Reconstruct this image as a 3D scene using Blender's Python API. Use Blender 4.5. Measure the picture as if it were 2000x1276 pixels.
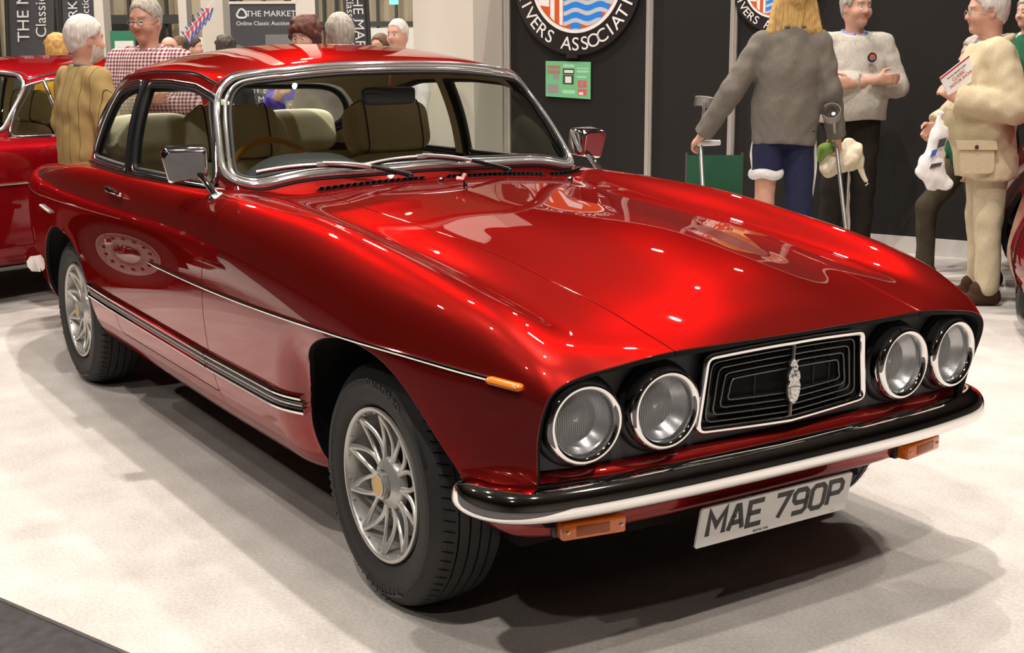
import bpy, bmesh, math, random
import numpy as np
from mathutils import Vector, Matrix

for o in list(bpy.data.objects):
    bpy.data.objects.remove(o)
SC = bpy.context.scene
COL = SC.collection
random.seed(4); np.random.seed(4)

# ------------------------------------------------------------------ camera
F_PX = 2570.1
CAM = np.array([2.96199, -2.28004, 1.44564])
YAW, PITCH, ROLL = math.radians(147.1014), math.radians(-11.86999), math.radians(0.33168)
_cf = np.array([math.cos(YAW)*math.cos(PITCH), math.sin(YAW)*math.cos(PITCH), math.sin(PITCH)])
_cr = np.array([math.sin(YAW), -math.cos(YAW), 0.0])
_cd = np.cross(_cf, _cr)
_r = math.cos(ROLL)*_cr + math.sin(ROLL)*_cd
_d = -math.sin(ROLL)*_cr + math.cos(ROLL)*_cd
CROT = np.array([_r, _d, _cf])
cam = bpy.data.cameras.new('camera')
cam.sensor_width = 36.0
cam.lens = F_PX/2000*36
cam.clip_start = 0.05
cam.clip_end = 200
camo = bpy.data.objects.new('camera', cam)
camo.matrix_world = Matrix(((_r[0], -_d[0], -_cf[0], CAM[0]), (_r[1], -_d[1], -_cf[1], CAM[1]),
                            (_r[2], -_d[2], -_cf[2], CAM[2]), (0, 0, 0, 1)))
COL.objects.link(camo)
SC.camera = camo
def un(px, py, ax, val):
    """direction of a photo pixel, met with the plane where coordinate ax equals val"""
    d = np.array([(px-1000)/F_PX, (py-638)/F_PX, 1.0]) @ CROT
    return CAM + d*(val-CAM[ax])/d[ax]
def at_depth(px, py, dep):
    """point of a photo pixel at a depth along the view axis"""
    return CAM + np.array([(px-1000)/F_PX, (py-638)/F_PX, 1.0]) @ CROT * dep

# ------------------------------------------------------------------ world, lights, exposure
w = bpy.data.worlds.new('hall_air'); SC.world = w; w.use_nodes = True
w.node_tree.nodes['Background'].inputs[0].default_value = (1.0, 0.93, 0.87, 1)
w.node_tree.nodes['Background'].inputs[1].default_value = 0.40
SC.view_settings.view_transform = 'Standard'
SC.view_settings.look = 'None'
SC.view_settings.exposure = 0.08
SC.view_settings.gamma = 1.0
SC.view_settings.use_curve_mapping = False
def lamp(name, loc, power, size, col=(1.0, 0.92, 0.84), target=None):
    l = bpy.data.lights.new(name, 'AREA'); l.shape = 'DISK'; l.size = size
    l.energy = power; l.color = col
    o = bpy.data.objects.new(name, l); o.location = loc
    d = (Vector(target) - Vector(loc)) if target else Vector((0, 0, -1))
    o.rotation_euler = d.to_track_quat('-Z', 'Y').to_euler()
    COL.objects.link(o)
    return o
LAMPS = [(-0.35, 0.15, 8.6, 430, .22), (-2.8, 3.2, 8.6, 200, .25), (2.6, -4.4, 8.6, 300, .28), (-3.4, -3.8, 8.6, 170, .25), (5.0, -1.2, 8.6, 300, .28),
         (-6.0, 0.9, 8.6, 330, .3), (-5.4, 6.0, 8.6, 280, .13), (-8.2, 7.4, 6.6, 130, .22), (-7.0, 8.8, 6.6, 130, .22),
         (4.2, 3.4, 8.6, 200, .3), (-11.0, -1.0, 8.6, 600, .5), (-12.0, 4.0, 8.6, 600, .5), (-16.0, 6.0, 8.6, 600, .5), (-17.0, 0.0, 8.6, 600, .5),
         (-7.5, -6.0, 8.6, 150, .3), (-1.0, -8.5, 8.6, 150, .3), (6.5, -8.0, 8.6, 150, .3)]
for i, (x, y, z, p, s) in enumerate(LAMPS):
    lamp('hall_lamp_light', (x, y, z), p, s)

# ------------------------------------------------------------------ materials
MATS = {}
def mat(name, col, rough=.5, metal=0., spec=.5, coat=0., coat_r=.03, emit=None, es=0., bump=None, noise=None, alpha=None, sheen=0.):
    m = bpy.data.materials.new(name); m.use_nodes = True
    nt = m.node_tree; b = nt.nodes['Principled BSDF']
    b.inputs['Base Color'].default_value = (*col, 1)
    b.inputs['Roughness'].default_value = rough
    b.inputs['Metallic'].default_value = metal
    b.inputs['Specular IOR Level'].default_value = spec
    b.inputs['Coat Weight'].default_value = coat
    b.inputs['Coat Roughness'].default_value = coat_r
    if sheen: b.inputs['Sheen Weight'].default_value = sheen
    if emit:
        b.inputs['Emission Color'].default_value = (*emit, 1); b.inputs['Emission Strength'].default_value = es
    if noise or bump:
        tc = nt.nodes.new('ShaderNodeTexCoord')
    if noise:            # (scale, amount of lighter / darker mottling)
        n = nt.nodes.new('ShaderNodeTexNoise'); n.inputs['Scale'].default_value = noise[0]; n.inputs['Detail'].default_value = 6
        nt.links.new(tc.outputs['Object'], n.inputs['Vector'])
        r = nt.nodes.new('ShaderNodeValToRGB')
        a = noise[1]
        r.color_ramp.elements[0].position = .3; r.color_ramp.elements[1].position = .7
        r.color_ramp.elements[0].color = (*[c*(1-a) for c in col], 1)
        r.color_ramp.elements[1].color = (*[min(1, c*(1+a)) for c in col], 1)
        nt.links.new(n.outputs['Fac'], r.inputs['Fac']); nt.links.new(r.outputs['Color'], b.inputs['Base Color'])
    if bump:             # (scale, strength, distance)
        n = nt.nodes.new('ShaderNodeTexNoise'); n.inputs['Scale'].default_value = bump[0]; n.inputs['Detail'].default_value = 4
        nt.links.new(tc.outputs['Object'], n.inputs['Vector'])
        bp = nt.nodes.new('ShaderNodeBump'); bp.inputs['Strength'].default_value = bump[1]; bp.inputs['Distance'].default_value = bump[2]
        nt.links.new(n.outputs['Fac'], bp.inputs['Height']); nt.links.new(bp.outputs['Normal'], b.inputs['Normal'])
    MATS[name] = m
    return m
def glass_mat(name, tint, ior=1.5, rough=0.0, extra=0.0):
    m = bpy.data.materials.new(name); m.use_nodes = True; nt = m.node_tree
    nt.nodes.remove(nt.nodes['Principled BSDF'])
    out = nt.nodes['Material Output']
    t = nt.nodes.new('ShaderNodeBsdfTransparent'); t.inputs[0].default_value = (*tint, 1)
    g = nt.nodes.new('ShaderNodeBsdfGlossy'); g.inputs['Roughness'].default_value = rough
    f = nt.nodes.new('ShaderNodeFresnel')
    ge = nt.nodes.new('ShaderNodeNewGeometry'); iv = nt.nodes.new('ShaderNodeMapRange')      # a pane reflects alike from both sides
    iv.inputs['To Min'].default_value = ior; iv.inputs['To Max'].default_value = 1/ior
    nt.links.new(ge.outputs['Backfacing'], iv.inputs['Value']); nt.links.new(iv.outputs['Result'], f.inputs['IOR'])
    mx = nt.nodes.new('ShaderNodeMixShader')
    if extra:
        a = nt.nodes.new('ShaderNodeMath'); a.operation = 'ADD'; a.inputs[1].default_value = extra; a.use_clamp = True
        nt.links.new(f.outputs[0], a.inputs[0]); nt.links.new(a.outputs[0], mx.inputs[0])
    else:
        nt.links.new(f.outputs[0], mx.inputs[0])
    nt.links.new(t.outputs[0], mx.inputs[1]); nt.links.new(g.outputs[0], mx.inputs[2])
    nt.links.new(mx.outputs[0], out.inputs[0])
    MATS[name] = m
    return m
M = MATS
mat('paint', (.25, .0115, .009), .37, .68, .0, 1.0, .012)
mat('paint_left', (.26, .004, .008), .36, .5, .0, 1.0, .02)
mat('paint_maroon', (.20, .006, .010), .33, .4, .0, 1.0, .02)
for k in ('paint', 'paint_left', 'paint_maroon'):
    MATS[k].node_tree.nodes['Principled BSDF'].inputs['Specular Tint'].default_value = (.75, .05, .05, 1)
mat('chrome', (.86, .85, .84), .05, 1.)
mat('chrome_frame', (.88, .87, .85), .12, .82)
mat('chrome_soft', (.62, .61, .60), .16, 1.)
mat('rubber', (.018, .018, .019), .55, 0, .4)
mat('tyre', (.030, .029, .028), .62, 0, .35, bump=(90, .25, .002))
mat('tyre_shine', (.022, .022, .022), .38, 0, .45)
mat('black_trim', (.012, .012, .013), .35)
mat('black_matte', (.010, .010, .010), .8, 0, .2)
mat('fascia', (.045, .047, .049), .48, 0, .4, bump=(400, .12, .001))
mat('underbody', (.012, .011, .011), .85, 0, .2)
mat('alloy', (.56, .55, .52), .30, .55)
mat('wiper_bright', (.80, .79, .76), .25, .6)
mat('alloy_dark', (.16, .16, .16), .4, .7)
mat('brake', (.035, .032, .03), .5, .6)
mat('gold_badge', (.62, .40, .14), .35, .5)
mat('amber', (.85, .19, .008), .18, 0, .5, .6)
mat('amber_dark', (.40, .08, .01), .3)
mat('plate', (.80, .79, .77), .35)
mat('plate_black', (.015, .015, .016), .45)
mat('silver_badge', (.72, .71, .69), .28, .9, bump=(160, .6, .004))
mat('grille_bar', (.17, .165, .16), .3, .7)
mat('reflector', (.94, .94, .95), .28, 1.0)
mat('leather', (.74, .64, .40), .48, 0, .4, bump=(260, .15, .001))
mat('leather_lit', (.84, .77, .53), .5, 0, .35)  # lighter copy of the leather; light from above put into its colour
mat('piping', (.05, .03, .02), .5)
mat('dash', (.055, .060, .062), .45)
mat('headlining', (.58, .49, .33), .8)
mat('wood', (.92, .42, .05), .25, 0, .5, .5)
mat('interior_dark', (.035, .028, .02), .7)
glass_mat('glass', (.90, .93, .90), 1.5, 0, .015)
glass_mat('lamp_glass', (.97, .97, .97), 1.35)
mat('screw', (.55, .54, .52), .3, 1.)
mat('poppy_pink', (.80, .30, .28), .6)
mat('leaf', (.16, .30, .08), .6)

# ------------------------------------------------------------------ object helpers
def link(name, me, m=None, parent=None, **props):
    o = bpy.data.objects.new(name, me); COL.objects.link(o)
    if m is not None and me is not None:
        for x in (m if isinstance(m, (list, tuple)) else [m]):
            me.materials.append(M[x] if isinstance(x, str) else x)
    if parent is not None: o.parent = parent
    for k, v in props.items(): o[k] = v
    return o
def thing(name, label, cat, loc=(0, 0, 0), rz=0., group=None):
    o = bpy.data.objects.new(name, None); COL.objects.link(o)
    o.empty_display_size = .1
    o.location = loc; o.rotation_euler = (0, 0, rz)
    o['label'] = label; o['category'] = cat
    if group: o['group'] = group
    return o
def tag(o, label, cat, group=None):
    o['label'] = label; o['category'] = cat
    if group: o['group'] = group
    return o
def pymesh(V, F, smooth=True, name='m', N=None, mi=None, angle=None):
    me = bpy.data.meshes.new(name)
    me.from_pydata([tuple(map(float, v)) for v in V], [], [tuple(map(int, f)) for f in F])
    if mi is not None: me.polygons.foreach_set('material_index', np.asarray(mi, np.int32))
    me.polygons.foreach_set('use_smooth', np.full(len(me.polygons), bool(smooth)))
    if N is not None:
        me.normals_split_custom_set_from_vertices([tuple(map(float, n)) for n in N])
    elif angle is not None:
        me.set_sharp_from_angle(angle=math.radians(angle))
    me.update()
    return me
class MB:
    """collects shapes for one mesh"""
    def __init__(s): s.V = []; s.F = []; s.mi = []
    def add(s, V, F, mi=0):
        b = len(s.V); s.V += [tuple(v) for v in np.asarray(V, float)]
        s.F += [tuple(int(i)+b for i in f) for f in F]; s.mi += [mi]*len(F); return s
    def grid(s, P, closeu=False, closev=False, mi=0, flip=False):
        P = np.asarray(P, float); nu, nv = P.shape[:2]; F = []
        for i in range(nu if closeu else nu-1):
            for j in range(nv if closev else nv-1):
                a, b, c, d = i*nv+j, ((i+1) % nu)*nv+j, ((i+1) % nu)*nv+(j+1) % nv, i*nv+(j+1) % nv
                F.append((a, d, c, b) if flip else (a, b, c, d))
        return s.add(P.reshape(-1, 3), F, mi)
    def box(s, c, h, R=None, bev=0., mi=0):
        c = np.asarray(c, float); h = np.asarray(h, float)
        bm = bmesh.new(); bmesh.ops.create_cube(bm, size=2)
        for v in bm.verts: v.co = Vector((v.co.x*h[0], v.co.y*h[1], v.co.z*h[2]))
        if bev: bmesh.ops.bevel(bm, geom=list(bm.edges), offset=bev, segments=2, affect='EDGES', profile=.5)
        bm.verts.ensure_lookup_table()
        V = np.array([v.co[:] for v in bm.verts]); F = [[v.index for v in f.verts] for f in bm.faces]
        bm.free()
        if R is not None: V = V @ np.asarray(R).T
        return s.add(V+c, F, mi)
    def lathe(s, prof, n=32, axis='z', c=(0, 0, 0), mi=0, close=False):
        prof = np.asarray(prof, float); a = np.linspace(0, 2*math.pi, n, endpoint=False)
        r, h = prof[:, 0], prof[:, 1]
        X = r[None]*np.cos(a)[:, None]; Y = r[None]*np.sin(a)[:, None]; H = np.broadcast_to(h, X.shape)
        P = {'z': np.stack([X, Y, H], -1), 'x': np.stack([H, X, Y], -1), 'y': np.stack([Y, H, X], -1)}[axis]
        return s.grid(P+np.asarray(c, float), True, close, mi)
    def tube(s, pts, r, n=8, closed=False, mi=0, cap=True, flat=None):
        pts = np.asarray(pts, float); m = len(pts)
        T = (np.roll(pts, -1, 0)-np.roll(pts, 1, 0)) if closed else np.gradient(pts, axis=0)
        T /= np.linalg.norm(T, axis=1)[:, None]+1e-12
        up = np.array([0, 0, 1.]) if abs(T[0][2]) < .9 else np.array([1., 0, 0])
        Nn = np.cross(T[0], up); Nn /= np.linalg.norm(Nn); NS = [Nn]
        for i in range(1, m):
            v = NS[-1]-T[i]*np.dot(NS[-1], T[i]); NS.append(v/np.linalg.norm(v))
        NS = np.array(NS); B = np.cross(T, NS)
        rr = np.broadcast_to(np.asarray(r, float), (m,))
        a = np.linspace(0, 2*math.pi, n, endpoint=False)
        ca, sa = np.cos(a), np.sin(a)*(flat if flat else 1)
        P = pts[:, None]+rr[:, None, None]*(NS[:, None]*ca[None, :, None]+B[:, None]*sa[None, :, None])
        b = len(s.V); s.grid(P, closed, True, mi)
        if cap and not closed:
            s.F.append(tuple(b+i for i in range(n))[::-1]); s.F.append(tuple(b+(m-1)*n+i for i in range(n))); s.mi += [mi, mi]
        return s
    def extrude(s, poly, h0, h1, mi=0, frame=None):
        """flat outline (n,2) pulled from h0 to h1; frame = (origin, u, v, w)"""
        poly = np.asarray(poly, float); n = len(poly)
        V = np.concatenate([np.c_[poly, np.full(n, h0)], np.c_[poly, np.full(n, h1)]])
        if frame is not None:
            o, u, v, ww = [np.asarray(q, float) for q in frame]
            V = o+V[:, :1]*u+V[:, 1:2]*v+V[:, 2:]*ww
        F = [tuple(range(n))[::-1], tuple(range(n, 2*n))]+[(i, (i+1) % n, n+(i+1) % n, n+i) for i in range(n)]
        return s.add(V, F, mi)
    def xf(s, R=None, t=(0, 0, 0)):
        V = np.array(s.V)
        if R is not None: V = V @ np.asarray(R).T
        s.V = [tuple(v) for v in V+np.asarray(t, float)]; return s
    def mesh(s, smooth=True, angle=40):
        return pymesh(s.V, s.F, smooth, 'm', None, s.mi, angle if smooth else None)
    def obj(s, name, m, parent=None, smooth=True, angle=40, **p):
        return link(name, s.mesh(smooth, angle), m, parent, **p)
def rotz(a):
    c, s = math.cos(a), math.sin(a); return np.array([[c, -s, 0], [s, c, 0], [0, 0, 1.]])
def roty(a):
    c, s = math.cos(a), math.sin(a); return np.array([[c, 0, s], [0, 1, 0], [-s, 0, c]])
def rotx(a):
    c, s = math.cos(a), math.sin(a); return np.array([[1, 0, 0], [0, c, -s], [0, s, c]])
def pchip(x, y, q):
    x = np.asarray(x, float); y = np.asarray(y, float)
    h = np.diff(x); d = np.diff(y, axis=0)/h.reshape(-1, *([1]*(y.ndim-1)))
    m = np.zeros_like(y)
    for i in range(1, len(x)-1):
        a, b = d[i-1], d[i]; w1, w2 = 2*h[i]+h[i-1], h[i]+2*h[i-1]
        with np.errstate(all='ignore'):
            hm = (w1+w2)/(w1/a+w2/b)
        m[i] = np.where(a*b > 0, np.nan_to_num(hm), 0)
    m[0] = d[0]; m[-1] = d[-1]
    q = np.asarray(q, float); k = np.clip(np.searchsorted(x, q)-1, 0, len(x)-2)
    sh = (-1,)+(1,)*(y.ndim-1)
    t = ((q-x[k])/h[k]).reshape(sh); hh = h[k].reshape(sh)
    return (y[k]*(2*t**3-3*t**2+1)+hh*m[k]*(t**3-2*t**2+t)+y[k+1]*(-2*t**3+3*t**2)+hh*m[k+1]*(t**3-t**2))
def nspline(t, Y, q):
    """natural cubic spline; Y (n, ...)"""
    t = np.asarray(t, float); Y = np.asarray(Y, float); n = len(t); h = np.diff(t)
    A = np.eye(n); B = np.zeros((n,)+Y.shape[1:])
    for i in range(1, n-1):
        A[i, i-1] = h[i-1]; A[i, i] = 2*(h[i-1]+h[i]); A[i, i+1] = h[i]
        B[i] = 6*((Y[i+1]-Y[i])/h[i]-(Y[i]-Y[i-1])/h[i-1])
    Mm = np.linalg.solve(A, B.reshape(n, -1)).reshape(B.shape)
    k = np.clip(np.searchsorted(t, q)-1, 0, n-2)
    sh = (-1,)+(1,)*(Y.ndim-1)
    a = ((t[k+1]-q)).reshape(sh); b = (q-t[k]).reshape(sh); hk = h[k].reshape(sh)
    return (Mm[k]*a**3+Mm[k+1]*b**3)/(6*hk)+(Y[k]/hk-Mm[k]*hk/6)*a+(Y[k+1]/hk-Mm[k+1]*hk/6)*b
def curve(pts, n, closed=False):
    """smooth curve through points (centripetal-like chord spline)"""
    P = np.asarray(pts, float)
    if closed:
        k = 3; P2 = np.concatenate([P[-k:], P, P[:k+1]])
        t = np.r_[0, np.cumsum(np.linalg.norm(np.diff(P2, axis=0), axis=1))]
        q = np.linspace(t[k], t[k+len(P)], n, endpoint=False)
        return nspline(t, P2, q)
    t = np.r_[0, np.cumsum(np.linalg.norm(np.diff(P, axis=0), axis=1))]
    return nspline(t, P, np.linspace(0, t[-1], n))
def resample(P, n, closed=False):
    P = np.asarray(P, float)
    if closed: P = np.concatenate([P, P[:1]])
    t = np.r_[0, np.cumsum(np.linalg.norm(np.diff(P, axis=0), axis=1))]
    q = np.linspace(0, t[-1], n, endpoint=not closed)
    return np.stack([np.interp(q, t, P[:, i]) for i in range(P.shape[1])], -1)
def fillet(poly, rad, seg=6):
    """closed polygon with rounded corners; rad = one radius or one for each corner"""
    P = np.asarray(poly, float); n = len(P); out = []
    rad = [rad]*n if np.isscalar(rad) else rad
    for i in range(n):
        a, b, c = P[i-1], P[i], P[(i+1) % n]
        u = (a-b); v = (c-b); lu, lv = np.linalg.norm(u), np.linalg.norm(v); u = u/lu; v = v/lv
        ang = math.acos(max(-1, min(1, float(u@v)))); r = rad[i]
        if r <= 0 or ang > 3.1: out.append(b); continue
        d = min(r/math.tan(ang/2), lu*.49, lv*.49); p, q = b+u*d, b+v*d
        for k in range(seg+1):
            t = k/seg; out.append((1-t)**2*p+2*t*(1-t)*b+t*t*q)
    return np.array(out)
def sdf(poly, Q):
    """signed distance to a closed polygon, positive inside; Q (n,2)"""
    P = np.asarray(poly, float); A = P; B = np.roll(P, -1, 0); Q = np.asarray(Q, float)
    res = np.empty(len(Q)); lo, hi = P.min(0)-.25, P.max(0)+.25
    near = np.all((Q > lo) & (Q < hi), axis=1); res[~near] = -1.0
    idx = np.nonzero(near)[0]
    for s in range(0, len(idx), 8000):
        I = idx[s:s+8000]; q = Q[I][:, None]
        AB = (B-A)[None]; AQ = q-A[None]
        t = np.clip((AQ*AB).sum(-1)/((AB*AB).sum(-1)+1e-18), 0, 1)
        d = np.sqrt(((AQ-t[..., None]*AB)**2).sum(-1)).min(1)
        c = ((A[None, :, 1] > q[..., 1]) != (B[None, :, 1] > q[..., 1]))
        xi = A[None, :, 0]+(q[..., 1]-A[None, :, 1])/(B[None, :, 1]-A[None, :, 1]+1e-18)*AB[..., 0]
        ins = (c & (q[..., 0] < xi)).sum(1) % 2 == 1
        res[I] = np.where(ins, d, -d)
    return res
class Surf:
    """dense surface with normals that can be cut by scalar fields"""
    def __init__(s, V, N, F): s.V = np.asarray(V, float); s.N = np.asarray(N, float); s.F = F
    @staticmethod
    def grid(P, flip=False):
        nu, nv = P.shape[:2]
        du = np.gradient(P, axis=0); dv = np.gradient(P, axis=1)
        N = np.cross(du, dv); l = np.linalg.norm(N, axis=-1); N = N/(l[..., None]+1e-15)
        if flip: N = -N
        I = np.arange(nu*nv).reshape(nu, nv)
        q = np.stack([I[:-1, :-1], I[1:, :-1], I[1:, 1:], I[:-1, 1:]], -1).reshape(-1, 4)
        if flip: q = q[:, ::-1]
        return Surf(P.reshape(-1, 3), N.reshape(-1, 3), [tuple(x) for x in q.tolist()])
    def clip(s, f):
        """keep f >= 0; f is a function of (V) giving one value for each vertex, or an array"""
        val = f(s.V) if callable(f) else f
        val = np.where(np.abs(val) < 1e-7, 1e-7, val); ins = val > 0
        V = [*s.V]; N = [*s.N]; F = []; cut = {}
        insl = ins.tolist()
        def mid(a, b):
            k = (a, b) if a < b else (b, a)
            if k not in cut:
                t = val[k[0]]/(val[k[0]]-val[k[1]])
                V.append(s.V[k[0]]*(1-t)+s.V[k[1]]*t); n = s.N[k[0]]*(1-t)+s.N[k[1]]*t
                N.append(n/(np.linalg.norm(n)+1e-15)); cut[k] = len(V)-1
            return cut[k]
        for f_ in s.F:
            c = sum(insl[i] for i in f_)
            if c == len(f_): F.append(f_)
            elif c:
                o = []
                for i in range(len(f_)):
                    a, b = f_[i], f_[(i+1) % len(f_)]
                    if insl[a]: o.append(a)
                    if insl[a] != insl[b]: o.append(mid(a, b))
                if len(o) > 2: F.append(tuple(o))
        return Surf(np.array(V), np.array(N), F).compact()
    def compact(s):
        if not s.F: return s
        used = np.unique(np.concatenate([np.array(f) for f in s.F]))
        mp = -np.ones(len(s.V), int); mp[used] = np.arange(len(used)); mp = mp.tolist()
        return Surf(s.V[used], s.N[used], [tuple(mp[i] for i in f) for f in s.F])
    def offset(s, d): return Surf(s.V+s.N*d, s.N, s.F)
    def boundary(s):
        E = {}
        for f in s.F:
            for i in range(len(f)):
                a, b = f[i], f[(i+1) % len(f)]
                if (b, a) in E: del E[(b, a)]
                else: E[(a, b)] = 1
        return list(E)
    def mesh(s, flange=.012, r=.0018):
        V = s.V; N = s.N; F = list(s.F); nb = 0
        if flange:
            E = s.boundary(); out = {}
            for a, b in E:
                t = V[b]-V[a]; n = N[a]+N[b]; o = np.cross(t, n); l = np.linalg.norm(o)
                if l < 1e-12: continue
                o /= l
                for k in (a, b): out[k] = out.get(k, 0)+o
            key = list(out); pos = {k: i for i, k in enumerate(key)}
            if key:
                O = np.array([out[k] for k in key]); O /= np.linalg.norm(O, axis=1)[:, None]+1e-9
                Vk, Nk = V[key], N[key]; n0 = len(V); m = len(key)
                m1 = Nk+O; m1 /= np.linalg.norm(m1, axis=1)[:, None]+1e-9
                V = np.concatenate([V, Vk+O*r*.7-Nk*r*.3, Vk+O*r-Nk*r, Vk+O*r-Nk*flange])
                N = np.concatenate([N, m1, O, O])
                last = []
                for a, b in E:
                    if a in pos and b in pos:
                        i, j = pos[a], pos[b]
                        F += [(b, a, n0+i, n0+j), (n0+j, n0+i, n0+m+i, n0+m+j)]
                        last.append((n0+m+j, n0+m+i, n0+2*m+i, n0+2*m+j))
                F += last; nb = len(last)
        mi = np.zeros(len(F), np.int32)
        if nb: mi[-nb:] = 1
        return pymesh(V, F, True, 'panel', N, mi)
    def obj(s, name, m, parent=None, flange=.012, **p):
        return link(name, s.mesh(flange), [m, 'underbody'] if flange else m, parent, **p)  # turned-in panel edges coloured dark, standing for shade in the gaps
# ================================================================== the red coupe
car = thing('coupe_car', 'deep red classic coupe with four round headlamps and plate MAE 790P', 'car')
LIPX = [.600, .615, .635, .655, .672, .692, .703, .711, .717, .727, .735, .741, .741, .741]
ST = {  # station: fourteen (y, z) points from under the sill, up the side, over the wing crown to the centre line
 -4.13: [(.40,.42),(.50,.43),(.55,.46),(.58,.53),(.59,.62),(.58,.70),(.56,.765),(.52,.79),(.47,.795),(.42,.80),(.36,.80),(.24,.80),(.12,.80),(0,.80)],
 -4.06: [(.46,.40),(.57,.41),(.62,.45),(.645,.53),(.65,.63),(.645,.735),(.625,.815),(.585,.842),(.54,.845),(.49,.845),(.43,.845),(.29,.85),(.14,.85),(0,.85)],
 -3.85: [(.54,.36),(.65,.37),(.70,.42),(.725,.52),(.735,.65),(.732,.77),(.71,.855),(.665,.888),(.61,.893),(.56,.893),(.49,.893),(.33,.90),(.16,.905),(0,.905)],
 -3.55: [(.60,.32),(.71,.33),(.765,.385),(.795,.51),(.806,.67),(.802,.80),(.778,.885),(.725,.922),(.665,.928),(.60,.928),(.52,.928),(.34,.935),(.17,.94),(0,.94)],
 -3.2: [(.61,.28),(.735,.295),(.80,.36),(.832,.51),(.842,.69),(.838,.815),(.813,.905),(.757,.946),(.69,.952),(.62,.952),(.53,.955),(.35,.96),(.17,.965),(0,.965)],
 -2.8: [(.62,.262),(.75,.285),(.818,.36),(.848,.51),(.857,.70),(.852,.82),(.827,.915),(.770,.963),(.70,.975),(.62,.978),(.53,.98),(.35,.98),(.17,.98),(0,.98)],
 -2.0: [(.62,.240),(.755,.268),(.825,.36),(.852,.52),(.860,.70),(.854,.825),(.828,.925),(.772,.980),(.70,.998),(.62,1.0),(.53,1.0),(.35,1.0),(.17,1.0),(0,1.0)],
 -1.5: [(.62,.232),(.755,.258),(.825,.355),(.852,.52),(.860,.70),(.854,.832),(.826,.935),(.768,.988),(.70,1.002),(.62,1.003),(.53,1.004),(.35,1.01),(.17,1.015),(0,1.02)],
 -1.0: [(.62,.230),(.755,.252),(.825,.35),(.852,.52),(.860,.70),(.852,.838),(.818,.945),(.752,.997),(.685,.999),(.62,.990),(.53,.990),(.35,1.003),(.17,1.012),(0,1.014)],
 -.5: [(.62,.230),(.755,.252),(.825,.35),(.852,.52),(.860,.70),(.846,.835),(.802,.94),(.725,.988),(.652,.969),(.592,.943),(.53,.947),(.35,0.972),(.17,0.985),(0,0.988)],
 0: [(.62,.235),(.755,.258),(.825,.36),(.852,.52),(.857,.70),(.836,.815),(.785,.902),(.710,.937),(.642,.918),(.584,.895),(.525,.905),(.35,0.927),(.17,0.953),(0,0.961)],
 .3: [(.62,.27),(.742,.295),(.803,.385),(.830,.52),(.835,.695),(.810,.792),(.766,.866),(.700,.893),(.635,.876),(.580,.857),(.515,.862),(.33,0.883),(.16,0.913),(0,0.923)],
 .5: [(.60,.32),(.715,.34),(.772,.405),(.800,.51),(.806,.68),(.787,.765),(.747,.832),(.690,.855),(.632,.845),(.576,.828),(.505,.832),(.32,0.847),(.155,0.873),(0,0.883)],
 .62: [(.60,.35),(.70,.36),(.745,.425),(.771,.52),(.778,.655),(.768,.728),(.736,.788),(.686,.811),(.630,.811),(.572,.806),(.500,.807),(.31,0.817),(.15,0.837),(0,0.845)],
 .70: [(.60,.365),(.69,.375),(.725,.437),(.745,.532),(.753,.635),(.750,.703),(.722,.755),(.675,.776),(.621,.783),(.566,.787),(.495,.790),(.31,0.795),(.15,0.807),(0,0.812)],
 .741: [(.60,.37),(.68,.38),(.710,.44),(.725,.54),(.735,.62),(.733,.685),(.708,.727),(.660,.748),(.610,.758),(.560,.766),(.490,.776),(.310,.782),(.150,0.781),(0,0.78)]}
ps = np.array(sorted(ST)); KP = []
for p in ps:
    row = []
    for k, (y, z) in enumerate(ST[p]):
        x = p if p <= .3 else .3+(p-.3)/.441*(LIPX[k]-.3)
        row.append((x, y, z))
    KP.append(row)
KP = np.array(KP)
fine = np.concatenate([np.linspace(-4.13, -1.25, 150)[:-1], np.linspace(-1.25, .55, 170)[:-1], np.linspace(.55, .741, 30)])
# smooth along the car: interpolate on an even grid, blur, sample
ev = np.linspace(-4.13, .741, 980); KE = pchip(ps, KP, ev); dx = ev[1]-ev[0]
def blur(A, sg):
    r = min(int(4*sg)+1, len(A)-1); k = np.exp(-.5*(np.arange(-r, r+1)/sg)**2); k /= k.sum()
    pad = np.concatenate([2*A[:1]-A[r:0:-1], A, 2*A[-1:]-A[-2:-r-2:-1]])
    out = np.zeros_like(A)
    for i, kk in enumerate(k): out += kk*pad[i:i+len(A)]
    return out
KS = blur(KE, .060/dx); KSf = blur(KE, .018/dx)
wgt = np.clip((ev-.30)/.36, 0, 1)[:, None, None]; wgt = wgt*wgt*(3-2*wgt); KE = KS*(1-wgt)+KSf*wgt
KF = np.stack([[np.interp(fine, ev, KE[:, k, c]) for c in range(3)] for k in range(14)], 0).transpose(2, 0, 1)
full = np.concatenate([KF*[1, -1, 1], KF[:, ::-1][:, 1:]], 1)           # near sill ... centre ... far sill
ref = full[np.argmin(abs(fine))]
tv = np.r_[0, np.cumsum(np.linalg.norm(np.diff(ref, axis=0), axis=1))]
NVH = 150
qv = np.unique(np.r_[np.linspace(0, tv[-1], 2*NVH+1), tv[13]])
LOW = nspline(tv, full.transpose(1, 0, 2), qv).transpose(1, 0, 2)           # (stations, v, 3)
ARCH_F = curve([(-.385, .10), (-.388, .30), (-.375, .46), (-.325, .59), (-.23, .675), (-.10, .718), (.04, .724), (.17, .700), (.27, .652), (.375, .562), (.465, .462), (.535, .34), (.56, .10)], 90)
ARCH_R = curve([(-3.265, .10), (-3.265, .33), (-3.225, .49), (-3.12, .62), (-2.98, .695), (-2.85, .708), (-2.70, .675), (-2.575, .58), (-2.50, .44), (-2.485, .30), (-2.485, .10)], 80)
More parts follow.
